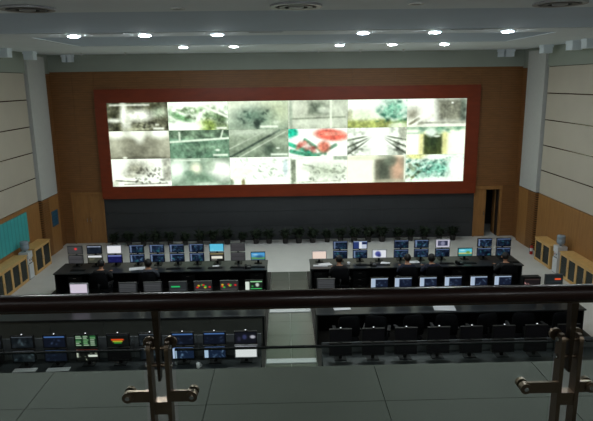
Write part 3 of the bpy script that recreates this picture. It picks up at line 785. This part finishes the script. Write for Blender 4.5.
row(f'middle row, {TB}', YBm, [(-.97, 'greenwhite', 'off'), (-1.56, 'redyellow1', 'off'), (-2.18, 'redyellow2', 'off'), (-2.77, 'greenline', 'off'), (-3.37, 'lines1', 'off'), (-3.96, 'lines2', 'off'),
     (-5.11, 'lavender', 'lavender')], TB, 'middle row monitors by the teal board')
row(f'middle row, {OD}', YBm, [(.75, 'lines3', 'off'), (2.03, 'sidebar1', 'dim1'), (2.6, 'sidebar2', 'dim2'), (3.2, 'sidebar3', 'dim3'), (3.8, 'sidebar4', 'dim4'), (4.42, 'sidebar5', 'dim5'), (5.0, 'sidebar6', 'dim6'),
     (6.24, 'redlamp', 'off')], OD, 'middle row monitors by the open door')
row(f'near row, {TB}', YCm, [(-.98, 'picture', 'white'), (-1.57, 'bluetop1', 'bright1'), (-2.17, 'bluetop2', 'bright2'), (-2.78, 'dim7', 'dim8'), (-3.38, 'trafficsmall', 'off'), (-3.98, 'greenrows', 'blackwhite'),
     (-4.57, 'bluetop3', 'bluetop4'), (-5.17, 'dim9', 'dim10'), (-5.77, 'dim11', 'off')], TB, 'near row monitors by the teal board', True)
row(f'near row, {OD}', YCm, [(.82 + .625 * i, 'off', 'off') for i in range(8)], OD, 'near row monitors by the open door', True)

t = thing('crt_monitor', 'bulky old dark monitor with pink dots, end of the middle row', 'monitor', (5.66, 13.0, ZD))
add('riser', MB().box(-.17, .17, -.1, .2, 0, .26).mesh('riser', .006), M['desk_side'], t)
add('housing', MB().box(-.21, .21, -.12, .06, .26, .62).prism([(-.18, .30), (.18, .30), (.18, .58), (-.18, .58)], 'y', .06, .14).prism([(-.12, .33), (.12, .33), (.12, .52), (-.12, .52)], 'y', .14, .26).mesh('housing', .008), M['black'], t)
add('screen', picture_mesh('screen', mon_picture('pinkdots'), .36, .28), M['monitor'], t, (0, -.124, .30))

# ---------------------------------------------------------------- console desks
def console(x0, x1, yf, yb, label, group, partition=None, front=False, ph=.42):
    t = thing('console_desk', label, 'desk', ((x0 + x1) / 2, (yf + yb) / 2, 0.015), 0, group)
    hx, hy = (x1 - x0) / 2, (yb - yf) / 2
    z = ZD - .015
    add('worktop', MB().box(-hx, hx, -hy, hy, z - .035, z).mesh('worktop', .008), M['desk'], t)
    add('back_panel', MB().box(-hx + .03, hx - .03, hy - .10, hy - .075, 0, z - .035), M['desk_side'], t)
    add('end_panel', MB().box(-hx + .02, -hx + .05, -hy + .06, hy - .1, 0, z - .035), M['desk_side'], t)
    add('end_panel', MB().box(hx - .05, hx - .02, -hy + .06, hy - .1, 0, z - .035), M['desk_side'], t)
    n = max(2, round((x1 - x0) / 1.3))
    for i in range(1, n):
        xx = -hx + i * 2 * hx / n
        add('leg_panel', MB().box(xx - .012, xx + .012, hy - .42, hy - .1, 0, z - .035), M['desk_side'], t)
    if front:
        n_ = 5
        for i in range(n_):
            add('front_panel', MB().box(-hx + .06 + i * (2 * hx - .12) / n_ + .003, -hx + .06 + (i + 1) * (2 * hx - .12) / n_ - .003, -hy + .07, -hy + .09, 0.05, z - .035), M['front'], t)
    if partition:
        d = thing('desk_screen', 'grey panelled desk screen behind the ' + partition, 'desk screen', ((x0 + x1) / 2, yb + .03, .015), 0, 'desk screens')
        n = round((x1 - x0) / 1.2)
        w = (2 * hx) / n
        for i in range(n):
            add('panel', MB().box(-hx + i * w + .004, -hx + (i + 1) * w - .004, 0, .025, 0, z + ph), M['partition'], d)
    return t
console(-6.82, -0.74, 15.68, 16.66, 'long dark console desk in the far row on the teal-board side', 'console desks')
console(0.50, 6.66, 15.68, 16.66, 'long dark console desk in the far row on the open-door side', 'console desks')
console(-6.9, -0.70, 12.35, 13.34, 'long dark console desk in the middle row on the teal-board side', 'console desks', front=True)
console(0.48, 6.75, 12.35, 13.34, 'long dark console desk in the middle row on the open-door side', 'console desks')
console(-6.9, -0.70, 9.5, 10.44, 'long dark console desk in the near row with lit monitors, teal-board side', 'console desks', 'lit near-row monitors')
console(0.48, 6.75, 9.5, 10.44, 'long dark console desk in the near row with switched-off monitors', 'console desks', 'switched-off near-row monitors', ph=.2)

# drawer pedestals under the far and middle desks
def pedestal(x, y, where):
    t = thing('drawer_pedestal', f'dark drawer pedestal with pale handles under the {where}', 'drawer unit', (x, y, .015), 0, 'drawer pedestals')
    add('body', MB().box(-.2, .2, -.02, .46, .02, .62).mesh('body'), M['desk_side'], t)
    for i in range(3):
        d = add('drawer', MB().box(-.19, .19, -.04, -.02, .04 + i * .195, .22 + i * .195).mesh('drawer', .004), M['desk_side'], t)
        add('handle', MB().box(-.045, .045, -.062, -.05, .165 + i * .195, .18 + i * .195).box(-.045, -.035, -.052, -.04, .165 + i * .195, .18 + i * .195).box(.035, .045, -.052, -.04, .165 + i * .195, .18 + i * .195), M['chrome'], d)
for x, w in ((-6.3, 'far desk, outer end on the teal-board side'), (-3.05, 'far desk, middle on the teal-board side'), (-1.05, 'far desk, aisle end on the teal-board side'),
             (0.8, 'far desk, aisle end on the open-door side'), (1.95, 'far desk under the blue-and-white monitor'), (4.85, 'far desk, middle on the open-door side'), (6.38, 'far desk, outer end on the open-door side')):
    pedestal(x, 15.95, w)

# ---------------------------------------------------------------- office chairs
def make_chair_meshes():
    seat = MB().box(-.25, .25, -.24, .25, .42, .50).mesh('seat', .03, True)
    pts = []
    back = MB()
    back.prism([(-.225, .58), (.225, .58), (.245, .75), (.235, .98), (.19, 1.05), (-.19, 1.05), (-.235, .98), (-.245, .75)], 'y', -.30, -.235)
    back = back.mesh('backrest', .02, True)
    brace = MB().tube([(0, -.12, .43), (0, -.30, .44), (0, -.325, .62), (0, -.31, .75)], .022, 8).mesh('back_brace', 0, True)
    def arm(s):
        return MB().tube([(s * .22, .02, .45), (s * .265, .02, .46), (s * .265, .0, .66)], .016, 6).box(s * .265 - .035, s * .265 + .035, -.16, .14, .655, .685).mesh('armrest')
    col = MB().lathe([(.05, .10), (.05, .16), (.028, .165), (.028, .42)], n=10).mesh('gas_column')
    legs = []
    for k in range(5):
        a = 2 * PI * k / 5 + .3
        c, s = math.cos(a), math.sin(a)
        lg = MB().tube([(0, 0, .115), (.16 * c, .16 * s, .105), (.28 * c, .28 * s, .085)], [.03, .024, .018], 6).mesh('leg')
        ca = MB().tube([(.28 * c - .02 * s, .28 * s + .02 * c, .032), (.28 * c + .02 * s, .28 * s - .02 * c, .032)], .032, 8).tube([(.28 * c, .28 * s, .03), (.28 * c, .28 * s, .088)], .008, 5).mesh('caster')
        legs.append((lg, ca))
    return seat, back, brace, arm(-1), arm(1), col, legs
CH_ = make_chair_meshes()
def chair(x, y, rz, label, group='black office chairs'):
    t = thing('office_chair', label, 'chair', (x, y, .015), rz, group)
    add('seat', CH_[0], M['fabric'], t); add('backrest', CH_[1], M['fabric'], t)
    add('back_brace', CH_[2], M['black'], t)
    add('armrest', CH_[3], M['black'], t); add('armrest', CH_[4], M['black'], t)
    add('gas_column', CH_[5], M['chrome'], t)
    for lg, ca in CH_[6]:
        l = add('leg', lg, M['black'], t)
        add('caster', ca, M['black'], l)
    return t

# ---------------------------------------------------------------- people
def person_mesh():
    V, E, R = [], [], []
    def vtx(p, r):
        V.append(p); R.append(r); return len(V) - 1
    def chain(a, pts):
        for p, r in pts:
            b = vtx(p, r); E.append((a, b)); a = b
        return a
    pel = vtx((0, 0, .56), (.16, .12))
    ch = chain(pel, [((0, .0, .70), (.15, .11)), ((0, .01, .85), (.165, .115)), ((0, .03, .965), (.15, .10))])
    nk = chain(ch, [((0, .06, 1.05), (.062, .062)), ((0, .085, 1.095), (.056, .056))])
    hd = chain(nk, [((0, .105, 1.14), (.066, .078)), ((0, .105, 1.205), (.077, .094)), ((0, .095, 1.27), (.068, .084)), ((0, .09, 1.31), (.035, .04))])
    for s in (-1, 1):
        sh = chain(ch, [((s * .165, .02, .975), (.075, .075))])
        el = chain(sh, [((s * .235, .06, .87), (.056, .056)), ((s * .25, .13, .79), (.046, .046))])
        wr = chain(el, [((s * .20, .28, .85), (.042, .042)), ((s * .155, .42, .88), (.028, .030))])
        pm = chain(wr, [((s * .145, .475, .872), (.036, .020))])
        for j, (dx, ln) in enumerate(((-.030, .060), (-.010, .072), (.011, .066), (.030, .050))):
            chain(pm, [((s * .145 + dx, .505, .870), (.010, .010)), ((s * .145 + dx * 1.2, .505 + ln * .5, .864), (.009, .009)), ((s * .145 + dx * 1.2, .505 + ln, .846), (.008, .008))])
        chain(wr, [((s * .105, .455, .865), (.011, .011)), ((s * .088, .49, .852), (.009, .009))])
        hp = chain(pel, [((s * .095, .06, .53), (.095, .09))])
        kn = chain(hp, [((s * .12, .26, .54), (.082, .08)), ((s * .135, .44, .53), (.066, .066))])
        ank = chain(kn, [((s * .13, .43, .35), (.058, .062)), ((s * .125, .40, .12), (.042, .042))])
        chain(ank, [((s * .13, .46, .055), (.042, .038)), ((s * .135, .56, .04), (.038, .026))])
    me = bpy.data.meshes.new('body')
    me.from_pydata(V, E, [])
    o = bpy.data.objects.new('temporary_body', me)
    COL.objects.link(o)
    md = o.modifiers.new('skin', 'SKIN')
    sd = o.modifiers.new('smooth', 'SUBSURF'); sd.levels = 1; sd.render_levels = 1
    for i, r in enumerate(R):
        sv = me.skin_vertices[0].data[i]
        sv.radius = r
        sv.use_root = (i == 0)
    dg = bpy.context.evaluated_depsgraph_get()
    out = bpy.data.meshes.new_from_object(o.evaluated_get(dg))
    bpy.data.objects.remove(o)
    for p in out.polygons:
        p.use_smooth = True
        c = p.center
        i = 0
        if c.z > 1.06: i = 1
        elif c.y > .41 and c.z > .75: i = 1
        elif c.z < .10: i = 3
        elif c.z < .635 : i = 2
        if c.z > 1.135 and c.z < 1.15 and c.y > .17: i = 4
        p.material_index = i
    return out
PB = person_mesh()
for k in ('navy', 'skin', 'trousers', 'shoe', 'lips'):
    PB.materials.append(M[k])
def ellipsoid(cx, cy, cz, rx, ry, rz, n=14, k=9, cut=None):
    mb = MB()
    prof = [(math.sin(PI * i / k), math.cos(PI * i / k)) for i in range(k + 1)]
    base = 0
    for (r, z) in prof:
        for j in range(n):
            a = 2 * PI * j / n
            mb.v.append((cx + rx * r * math.cos(a), cy + ry * r * math.sin(a), cz + rz * z))
    for i in range(k):
        for j in range(n):
            a = i * n + j; b = i * n + (j + 1) % n
            q = (a, b, b + n, a + n)
            if cut:
                m_ = sum((Vector(mb.v[v]) for v in q), Vector()) / 4
                if not cut(m_): continue
            mb.f.append(q)
    return mb
hair_me = ellipsoid(0, .09, 1.225, .098, .112, .108, cut=lambda p: p.z > 1.15 and not (p.y > .135 and p.z < 1.265)).mesh('hair', 0, True)
hair_me2 = ellipsoid(0, .08, 1.21, .104, .115, .122, cut=lambda p: p.z > 1.10 and not (p.y > .135 and p.z < 1.265)).mesh('hair', 0, True)
ear_me = ellipsoid(0, 0, 0, .014, .024, .034, 8, 5).mesh('ear', 0, True)
eye_me = ellipsoid(0, 0, 0, .011, .008, .010, 8, 5).mesh('eye', 0, True)
nose_me = MB().tube([(0, .178, 1.212), (0, .206, 1.182), (0, .18, 1.172)], [.008, .016, .01], 6).mesh('nose', 0, True)
def person(x, y, rz, cloth, label, hair=hair_me):
    t = thing('person', label, 'person', (x, y, .0), rz, 'seated operators')
    b = add('body', PB, None, t)
    b.material_slots[0].link = 'OBJECT'; b.material_slots[0].material = M[cloth]
    add('hair', hair, M['hair'], t)
    for s in (-1, 1):
        add('ear', ear_me, M['skin'], t, (s * .092, .10, 1.195))
        add('eye', eye_me, M['eye'], t, (s * .032, .182, 1.22))
    add('nose', nose_me, M['skin'], t)
    return t
SEATED = [(-5.29, 15.17, .05, 'blackcloth', 'person in black, seated before the white-banner monitor on teal-board side', 0),
          (-3.99, 15.17, .1, 'greycloth', 'person in a grey top seated at the far desk behind white papers', 1),
          (1.28, 15.17, .0, 'blackcloth', 'person in black seated at the far desk right of the pink monitor', 0),
          (3.18, 15.17, -.05, 'navy', 'person in navy seated below the feeds beside the blue-figure monitor', 0),
          (3.86, 15.17, .05, 'navy', 'person in navy seated at far desk, nearer the open door than the other navy one', 1),
          (5.92, 15.15, .0, 'blackcloth', 'broad dark-clothed person seated at the far desk closest to the open door', 0)]
for i, (x, y, rz, cl_, lab, hr) in enumerate(SEATED):
    person(x, y, rz, cl_, lab.replace(' right of ', ' beside '), hair_me2 if hr else hair_me)
    chair(x, y, rz, 'black office chair under the ' + lab.split(' seated')[0].split(' leaning')[0].replace(',', '') + ', ' + ORD[i] + ' from teal board')
CHX = [(1.12, .1), (1.80, -.25), (2.5, .2), (3.3, -.1), (4.1, .25), (5.0, -.15), (5.8, .1)]
for i, (x, rz) in enumerate(CHX):
    sd = 'teal-board side' if x < 0 else 'open-door side'
    k = ORD[i]
    chair(x, 11.86, rz, f'empty black office chair at the middle desk, {k} from the aisle, {sd}')

# ---------------------------------------------------------------- desk clutter
kb = MB().box(-.21, .21, -.065, .065, 0, .012)
for r_ in range(4):
    for c_ in range(12):
        kb.box(-.195 + c_ * .0325, -.195 + c_ * .0325 + .027, -.055 + r_ * .028, -.055 + r_ * .028 + .023, .012, .019)
kb = kb.mesh('keyboard')
def keyboard(x, y, rz, where, white=False):
    c = 'pale' if white else 'black'
    o = add('keyboard', kb, M['white_plastic'] if white else M['black'], None, (x, y, ZD), rz)
    tag(o, f'{c} keyboard on the {where}', 'keyboard', 'keyboards')
for i, x in enumerate((-1.02, -1.61, -2.25, -2.85, -3.45, -6.2)):
    keyboard(x, 15.95, random.uniform(-.1, .1), f'far desk, teal-board side, {ORD[i]} from the aisle')
for i, x in enumerate((.8, 2.05, 2.62, 4.5, 5.15, 6.4)):
    keyboard(x, 15.95, random.uniform(-.1, .1), f'far desk, open-door side, {ORD[i]} from the aisle', i == 0)
for i, x in enumerate((-5.12, -4.5)):
    keyboard(x, 9.995, .05, f'near desk, teal-board side, {ORD[i]} from the wall', True)
def sheet(x, y, rz, w, h, where):
    o = add('paper_sheet', MB().box(-w / 2, w / 2, -h / 2, h / 2, 0, .006).box(-w / 2 + .02, w / 2 - .01, -h / 2 - .015, h / 2 - .02, .006, .010), M['paper'], None, (x, y, ZD), rz)
    tag(o, f'white paper sheets lying on the {where}', 'paper', 'papers on desks')
sheet(-4.52, 16.02, .25, .45, .26, 'far desk by the operator in grey')
sheet(-2.25, 16.13, .1, .2, .12, 'far desk under the cyan monitor')
sheet(.95, 16.08, .3, .36, .24, 'far desk before the pink monitor')
sheet(2.72, 16.10, -.4, .26, .2, 'far desk before the blue-figure monitor')
sheet(3.56, 16.16, .1, .34, .2, 'far desk between the two navy operators')
sheet(1.1, 12.75, .1, .4, .3, 'middle desk near the aisle, open-door side')
sheet(3.5, 12.6, -.1, .5, .3, 'middle desk, half way along the open-door side')
for x, y, w in ((-1.87, 9.95, 'near desk before the blue-column monitors'), (1.62, 15.98, 'far desk beside the first black-clad operator past the aisle')):
    t = thing('mug', f'small white mug on the {w}', 'mug', (x, y, ZD), 0, 'mugs')
    add('cup', MB().lathe([(.03, 0), (.038, .01), (.04, .095), (.034, .095), (.033, .012), (.0, .012)], n=12, close=False).mesh('cup', 0, True), M['white_plastic'], t)
    add('handle', MB().tube([(.038, 0, .08), (.066, 0, .07), (.066, 0, .035), (.038, 0, .025)], .006, 6), M['white_plastic'], t)
def phone(x, y, rz, where):
    t = thing('telephone', f'black desk telephone on the {where}', 'telephone', (x, y, ZD), rz, 'telephones')
    add('base', MB().prism([(-.1, 0), (.1, 0), (.1, .06), (-.1, .025)], 'x', -.09, .09).mesh('base'), M['black'], t)
    add('handset', MB().box(-.085, -.035, -.09, .09, .06, .085).box(-.09, -.03, -.1, -.05, .035, .075).box(-.09, -.03, .05, .1, .055, .09).mesh('handset', .006), M['black'], t)
    add('keypad', MB().box(-.01, .07, -.07, .03, .03, .052).mesh('keypad'), M['grey_plastic'], t)
phone(-1.3, 15.9, .1, 'far desk beside the landscape monitor'); phone(2.33, 15.9, -.1, 'far desk left of the blue-figure monitor'.replace('left of', 'aisle side of')); phone(4.85, 15.9, .2, 'far desk near the beach monitor')

# ---------------------------------------------------------------- plants along the charcoal wall
leaf_me = []
for v_ in range(3):
    rr_ = random.Random(40 + v_)
    mb = MB()
    for i in range(120):
        a = rr_.uniform(0, 2 * PI); tl = rr_.uniform(.10, .34); out_ = rr_.uniform(.05, .24); wd = rr_.uniform(.022, .042)
        z0 = .15
        c, s = math.cos(a), math.sin(a)
        p = [Vector((0.05 * c, .05 * s, z0)), Vector((out_ * .6 * c, out_ * .6 * s, z0 + tl * .8)), Vector((out_ * 1.25 * c, out_ * 1.25 * s, z0 + tl * rr_.uniform(.55, 1.1)))]
        sd = Vector((-s, c, 0)) * wd
        n = len(mb.v)
        mb.v += [tuple(p[0] - sd * .3), tuple(p[0] + sd * .3), tuple(p[1] + sd), tuple(p[1] - sd), tuple(p[2]), tuple(p[1] + Vector((0, 0, -.006)))]
        mb.f += [(n, n + 1, n + 2, n + 3), (n + 3, n + 2, n + 4)]
    me = bpy.data.meshes.new('foliage'); me.from_pydata(mb.v, [], mb.f); leaf_me.append(me)
pot_me = MB().lathe([(.075, 0), (.095, .15), (.105, .15), (.105, .17), (.09, .17), (.085, .14), (.0, .14)], n=14, close=False).mesh('pot', 0, False)
px_ = [-6.75 + i * .542 for i in range(25)]
for i, x in enumerate(px_):
    t = thing('potted_plant', f'dark leafy potted plant along the charcoal wall, {ORD[i]} counting from the closed door', 'plant',
              (x + random.uniform(-.05, .05), 21.32 + random.uniform(-.05, .05), 0), random.uniform(0, 6), 'plants along the charcoal wall')
    f_ = add('foliage', leaf_me[i % 3], M['leaf'], t)
    sc_ = random.uniform(1.05, 1.35)
    t.scale = (sc_ * 1.05, sc_ * 1.05, sc_)
    add('pot', pot_me, M['pot'], t)

# ---------------------------------------------------------------- side furniture
def cabinet(s, y0, y1, h, ndoor, label):
    """glass-door wood cabinet against the side wall; s = -1 teal-board wall, 1 open-door wall; local +x points into the room"""
    rz = 0 if s < 0 else PI
    t = thing('display_cabinet', label, 'cabinet', (s * (XW - .03), (y0 + y1) / 2, 0), rz, 'low glass-door cabinets')
    L = (y1 - y0) / 2; D = .40
    add('carcass', MB().box(0, .02, -L, L, 0, h).box(0, D, -L, -L + .025, 0, h).box(0, D, L - .025, L, 0, h).box(.02, D - .02, -L + .025, L - .025, .05, .075)
        .box(.02, D - .03, -L + .025, L - .025, h * .5, h * .5 + .02).box(.02, D - .01, -L + .025, L - .025, 0, .05), M['cabinet'], t)
    add('top', MB().box(-.0, D + .03, -L - .01, L + .01, h, h + .03).mesh('top', .005), M['cabinet'], t)
    w = (2 * L - .05) / ndoor
    for i in range(ndoor):
        a = -L + .025 + i * w + .004; b = a + w - .008
        d = add('door', MB().box(D - .005, D + .015, a, a + .055, .05, h - .01).box(D - .005, D + .015, b - .055, b, .05, h - .01)
                .box(D - .005, D + .015, a + .055, b - .055, .05, .11).box(D - .005, D + .015, a + .055, b - .055, h - .07, h - .01)
                , M['cabinet'], t)
        add('pane', MB().box(D, D + .006, a + .055, b - .055, .11, h - .07), M['pane'], d)
        hy_ = b - .03 if i % 2 == 0 else a + .03
        add('handle', MB().tube([(D + .015, hy_, h * .5 + .06), (D + .035, hy_, h * .5 + .06), (D + .035, hy_, h * .5 - .06), (D + .015, hy_, h * .5 - .06)], .006, 5), M['chrome'], d)
    return t
cabinet(-1, 14.3, 17.45, .82, 6, 'long low oak cabinet with glass doors under the teal board')
cabinet(-1, 18.0, 19.25, .86, 2, 'two-door oak glass cabinet between the water dispenser and slatted column, teal-board side')
cabinet(1, 17.6, 18.75, .76, 2, 'two-door oak glass cabinet beside the fire extinguisher')
cabinet(1, 13.9, 16.95, .78, 6, 'long low oak cabinet with glass doors past the open-door side dispenser')
# binders on the cabinet shelves
BC = [rgb(110, 40, 34), rgb(36, 70, 78), rgb(60, 62, 66), rgb(120, 110, 90), rgb(40, 56, 44)]
BM = [mat('binder_cover_' + n, c, .6, noise=.08) for n, c in zip(('red', 'teal', 'grey', 'tan', 'green'), BC)]
BN = ('dark red', 'dark teal', 'grey', 'tan', 'dark green')
def binders(s, y0, y1, z, where, seed):
    r = random.Random(seed)
    y = y0; k = 0
    while y < y1 - .1 and k < 3:
        w = r.uniform(.08, .13); h = r.uniform(.24, .29); c = r.randrange(5)
        xa = s * (XW - .08); xb = s * (XW - .33)
        o = add('binder', MB().box(-.125, .125, -w / 2, w / 2, 0, h).box(-.128 if s > 0 else .125, -.125 if s > 0 else .128, -w / 4, w / 4, h * .55, h * .8), BM[c], None, ((xa + xb) / 2, y + w / 2, z))
        tag(o, f'{BN[c]} binder, {ORD[k]} on the {where}', 'binder', 'binders in the cabinets')
        y += w + .004; k += 1
for i in range(2):
    binders(-1, 18.06 + i * .6, 18.58 + i * .6, .075, f'bottom shelf behind {ORD[i]} door, two-door cabinet by teal board', 60 + i)
    binders(1, 17.68 + i * .55, 18.15 + i * .55, .075, f'bottom shelf behind {ORD[i]} door, cabinet by the extinguisher', 70 + i)
for i in range(3):
    binders(-1, 15.93 + i * .5, 16.38 + i * .5, .075, f'bottom shelf behind {ORD[i]} seen door under teal board', 80 + i)
    binders(1, 15.0 + i * .62, 15.45 + i * .62, .41, f'upper shelf behind {ORD[i]} seen door, cabinet past dispenser', 90 + i)

def dispenser(s, y, label):
    t = thing('water_dispenser', label, 'water dispenser', (s * (XW - .28), y, 0), 0 if s < 0 else PI, 'water dispensers')
    add('body', MB().box(-.15, .15, -.15, .15, 0.02, .50).box(-.15, .12, -.15, .15, .50, .68).box(-.15, .15, -.15, .15, .68, .88).mesh('body'), M['white_plastic'], t)
    add('base', MB().box(-.14, .14, -.14, .14, 0, .02), M['grey_plastic'], t)
    add('drip_tray', MB().box(.12, .15, -.1, .1, .50, .515), M['grey_plastic'], t)
    for q in (-.05, .05):
        add('tap', MB().tube([(.12, q, .63), (.14, q, .63), (.14, q, .59)], .01, 6), M['red'] if q < 0 else M['blue_sign'], t)
    add('bottle', MB().lathe([(.03, .86), (.03, .91), (.12, .96), (.13, 1.0), (.13, 1.10), (.122, 1.11), (.13, 1.12), (.13, 1.20), (.11, 1.225)], n=16).mesh('bottle', 0, True), M['bottle'], t)
dispenser(-1, 17.72, 'white water dispenser with grey-blue bottle between the cabinets under the teal board')
dispenser(1, 17.28, 'white water dispenser with grey-blue bottle between the cabinets on the open-door side')
t = thing('fire_extinguisher', 'red fire extinguisher standing at the slatted column', 'fire extinguisher', (8.45, 19.3, 0)); t.scale = (.75, .75, .75)
add('cylinder', MB().lathe([(.07, 0), (.075, .02), (.075, .36), (.05, .41), (.025, .43)], n=16).mesh('cylinder', 0, True), M['red'], t)
add('valve', MB().lathe([(.02, .42), (.02, .47)], n=8).box(-.015, .015, -.07, .03, .465, .48).box(-.015, .015, -.08, .03, .495, .505), M['black'], t)
add('hose', MB().tube([(-.02, 0, .45), (-.08, .0, .44), (-.1, .0, .3), (-.085, 0, .12)], .01, 6), M['black'], t)
add('label_band', MB().lathe([(.0765, .16), (.0765, .30)], n=16, close=False), M['white_plastic'], t)
t = thing('wall_board', 'large teal printed board with faint columns on the wainscot above the cabinet', 'notice board', (-XW + .013, 17.0, 1.0))
add('panel', MB().box(0, .025, -1.65, 1.62, 0, .95), M['teal'], t)
add('edge_frame', MB().box(0, .032, -1.67, -1.65, -.02, .97).box(0, .032, 1.62, 1.64, -.02, .97).box(0, .032, -1.65, 1.62, -.02, 0).box(0, .032, -1.65, 1.62, .95, .97), M['teal'], t)
t = thing('wall_notice', 'small blue notice with dark print lines on the wood beside the pilaster', 'notice', (-XW + .10, 20.72, 1.02))
add('plate', MB().box(0, .015, -.24, .25, 0, .52), M['blue_sign'], t)
add('border', MB().box(0, .02, -.26, -.24, -.02, .54).box(0, .02, .25, .27, -.02, .54).box(0, .02, -.24, .25, -.02, 0).box(0, .02, -.24, .25, .52, .54), M['blue_sign'], t)

# ---------------------------------------------------------------- gallery balustrade
YG = 1.8
rl = thing('handrail', 'thick dark red-brown wooden handrail running across the gallery front', 'handrail', (0, YG, 5.302))
add('rail', MB().tube([(-5.6, 0, 0), (5.6, 0, 0)], .0295, 24).mesh('rail', 0, True), M['rail'], rl)
add('channel', MB().box(-5.6, 5.6, -.012, .012, -.031, -.02), M['steel_dark'], rl)

POSTS = (-4.83, -3.43, -2.03, -0.617, 0.782, 2.21, 3.63, 5.05)
def post(x, label, arms=(.108, .108)):
    t = thing('baluster_post', label, 'railing post', (x, YG, 4.30), 0, 'balustrade posts')
    zt = .835
    for s in (-1, 1):
        c = s * .030
        ar = arms[0] if s < 0 else arms[1]
        pts = [(-.022, .012), (.022, .012)] + [(.022 * math.cos(a), zt + .022 * math.sin(a)) for a in [PI * i / 8 for i in range(9)]]
        add('side_plate', MB().prism(pts, 'x', c - .007, c + .007).mesh('side_plate'), M['steel'], t)
        for zz in (zt, zt - .062):
            add('bolt_cap', MB().tube([(c + s * .006, 0, zz), (c + s * .016, 0, zz)], .009, 10), M['chrome'], t)
        add('cheek_disc', MB().tube([(s * .036, .026, zt + .006), (s * .036, .036, zt + .006)], .022, 18), M['steel'], t)
        arm = add('clamp_arm', MB().box(min(s * .036, s * ar), max(s * .036, s * ar), -.024, -.012, .648, .688).mesh('clamp_arm'), M['steel'], t)
        add('clamp_disc', MB().tube([(s * ar, -.030, .667), (s * ar, -.0065, .667)], .019, 16).tube([(s * ar, .0065, .667), (s * ar, .022, .667)], .019, 16), M['steel'], arm)
        add('clamp_bolt', MB().tube([(s * ar, -.034, .667), (s * ar, -.029, .667)], .008, 6), M['chrome'], arm)
    add('rail_tongue', MB().prism([(-.004, .72), (.004, .72), (.008, .86), (.012, .972), (-.012, .972), (-.008, .86)], 'y', -.016, .016).mesh('rail_tongue'), M['steel_dark'], t)
    for z in (zt, zt - .062):
        add('cross_pin', MB().tube([(-.03, 0, z), (.03, 0, z)], .0075, 8), M['steel'], t)
    add('spacer_block', MB().box(-.023, .023, -.018, .018, .597, .643), M['steel'], t)
    add('spacer_block', MB().box(-.023, .023, -.018, .018, .10, .20), M['steel'], t)
    add('base_plate', MB().box(-.07, .07, -.06, .06, 0, .012).mesh('base_plate', .003), M['steel'], t)
PW = ['', '', 'beyond the teal-board edge', 'in front of the lit monitors', 'in front of the switched-off monitors', 'beyond the open-door edge', '', '']
for i, x in enumerate(POSTS):
    if i in (2, 3, 4, 5):
        post(x, f'stainless clamp post of the glass balustrade {PW[i]}', (.15, .075) if i == 4 else (.108, .108))
for i in range(2, 5):
    x0, x1 = POSTS[i] + .055, POSTS[i + 1] - .055
    wh = ('toward the teal-board wall', 'in the middle of the view', 'toward the open-door wall')[i - 2]
    t = tag(add('glass_panel', MB().box(x0, x1, -.006, .006, .09, .825).mesh('glass_panel', .002), M['glass'], None, (0, YG, 4.30)), f'clear greenish balustrade glass panel {wh}', 'glass panel', 'balustrade glass')
    add('edge', MB().box(x0, x1, -.0055, .0055, .8255, .831), M['glass_edge'], t)
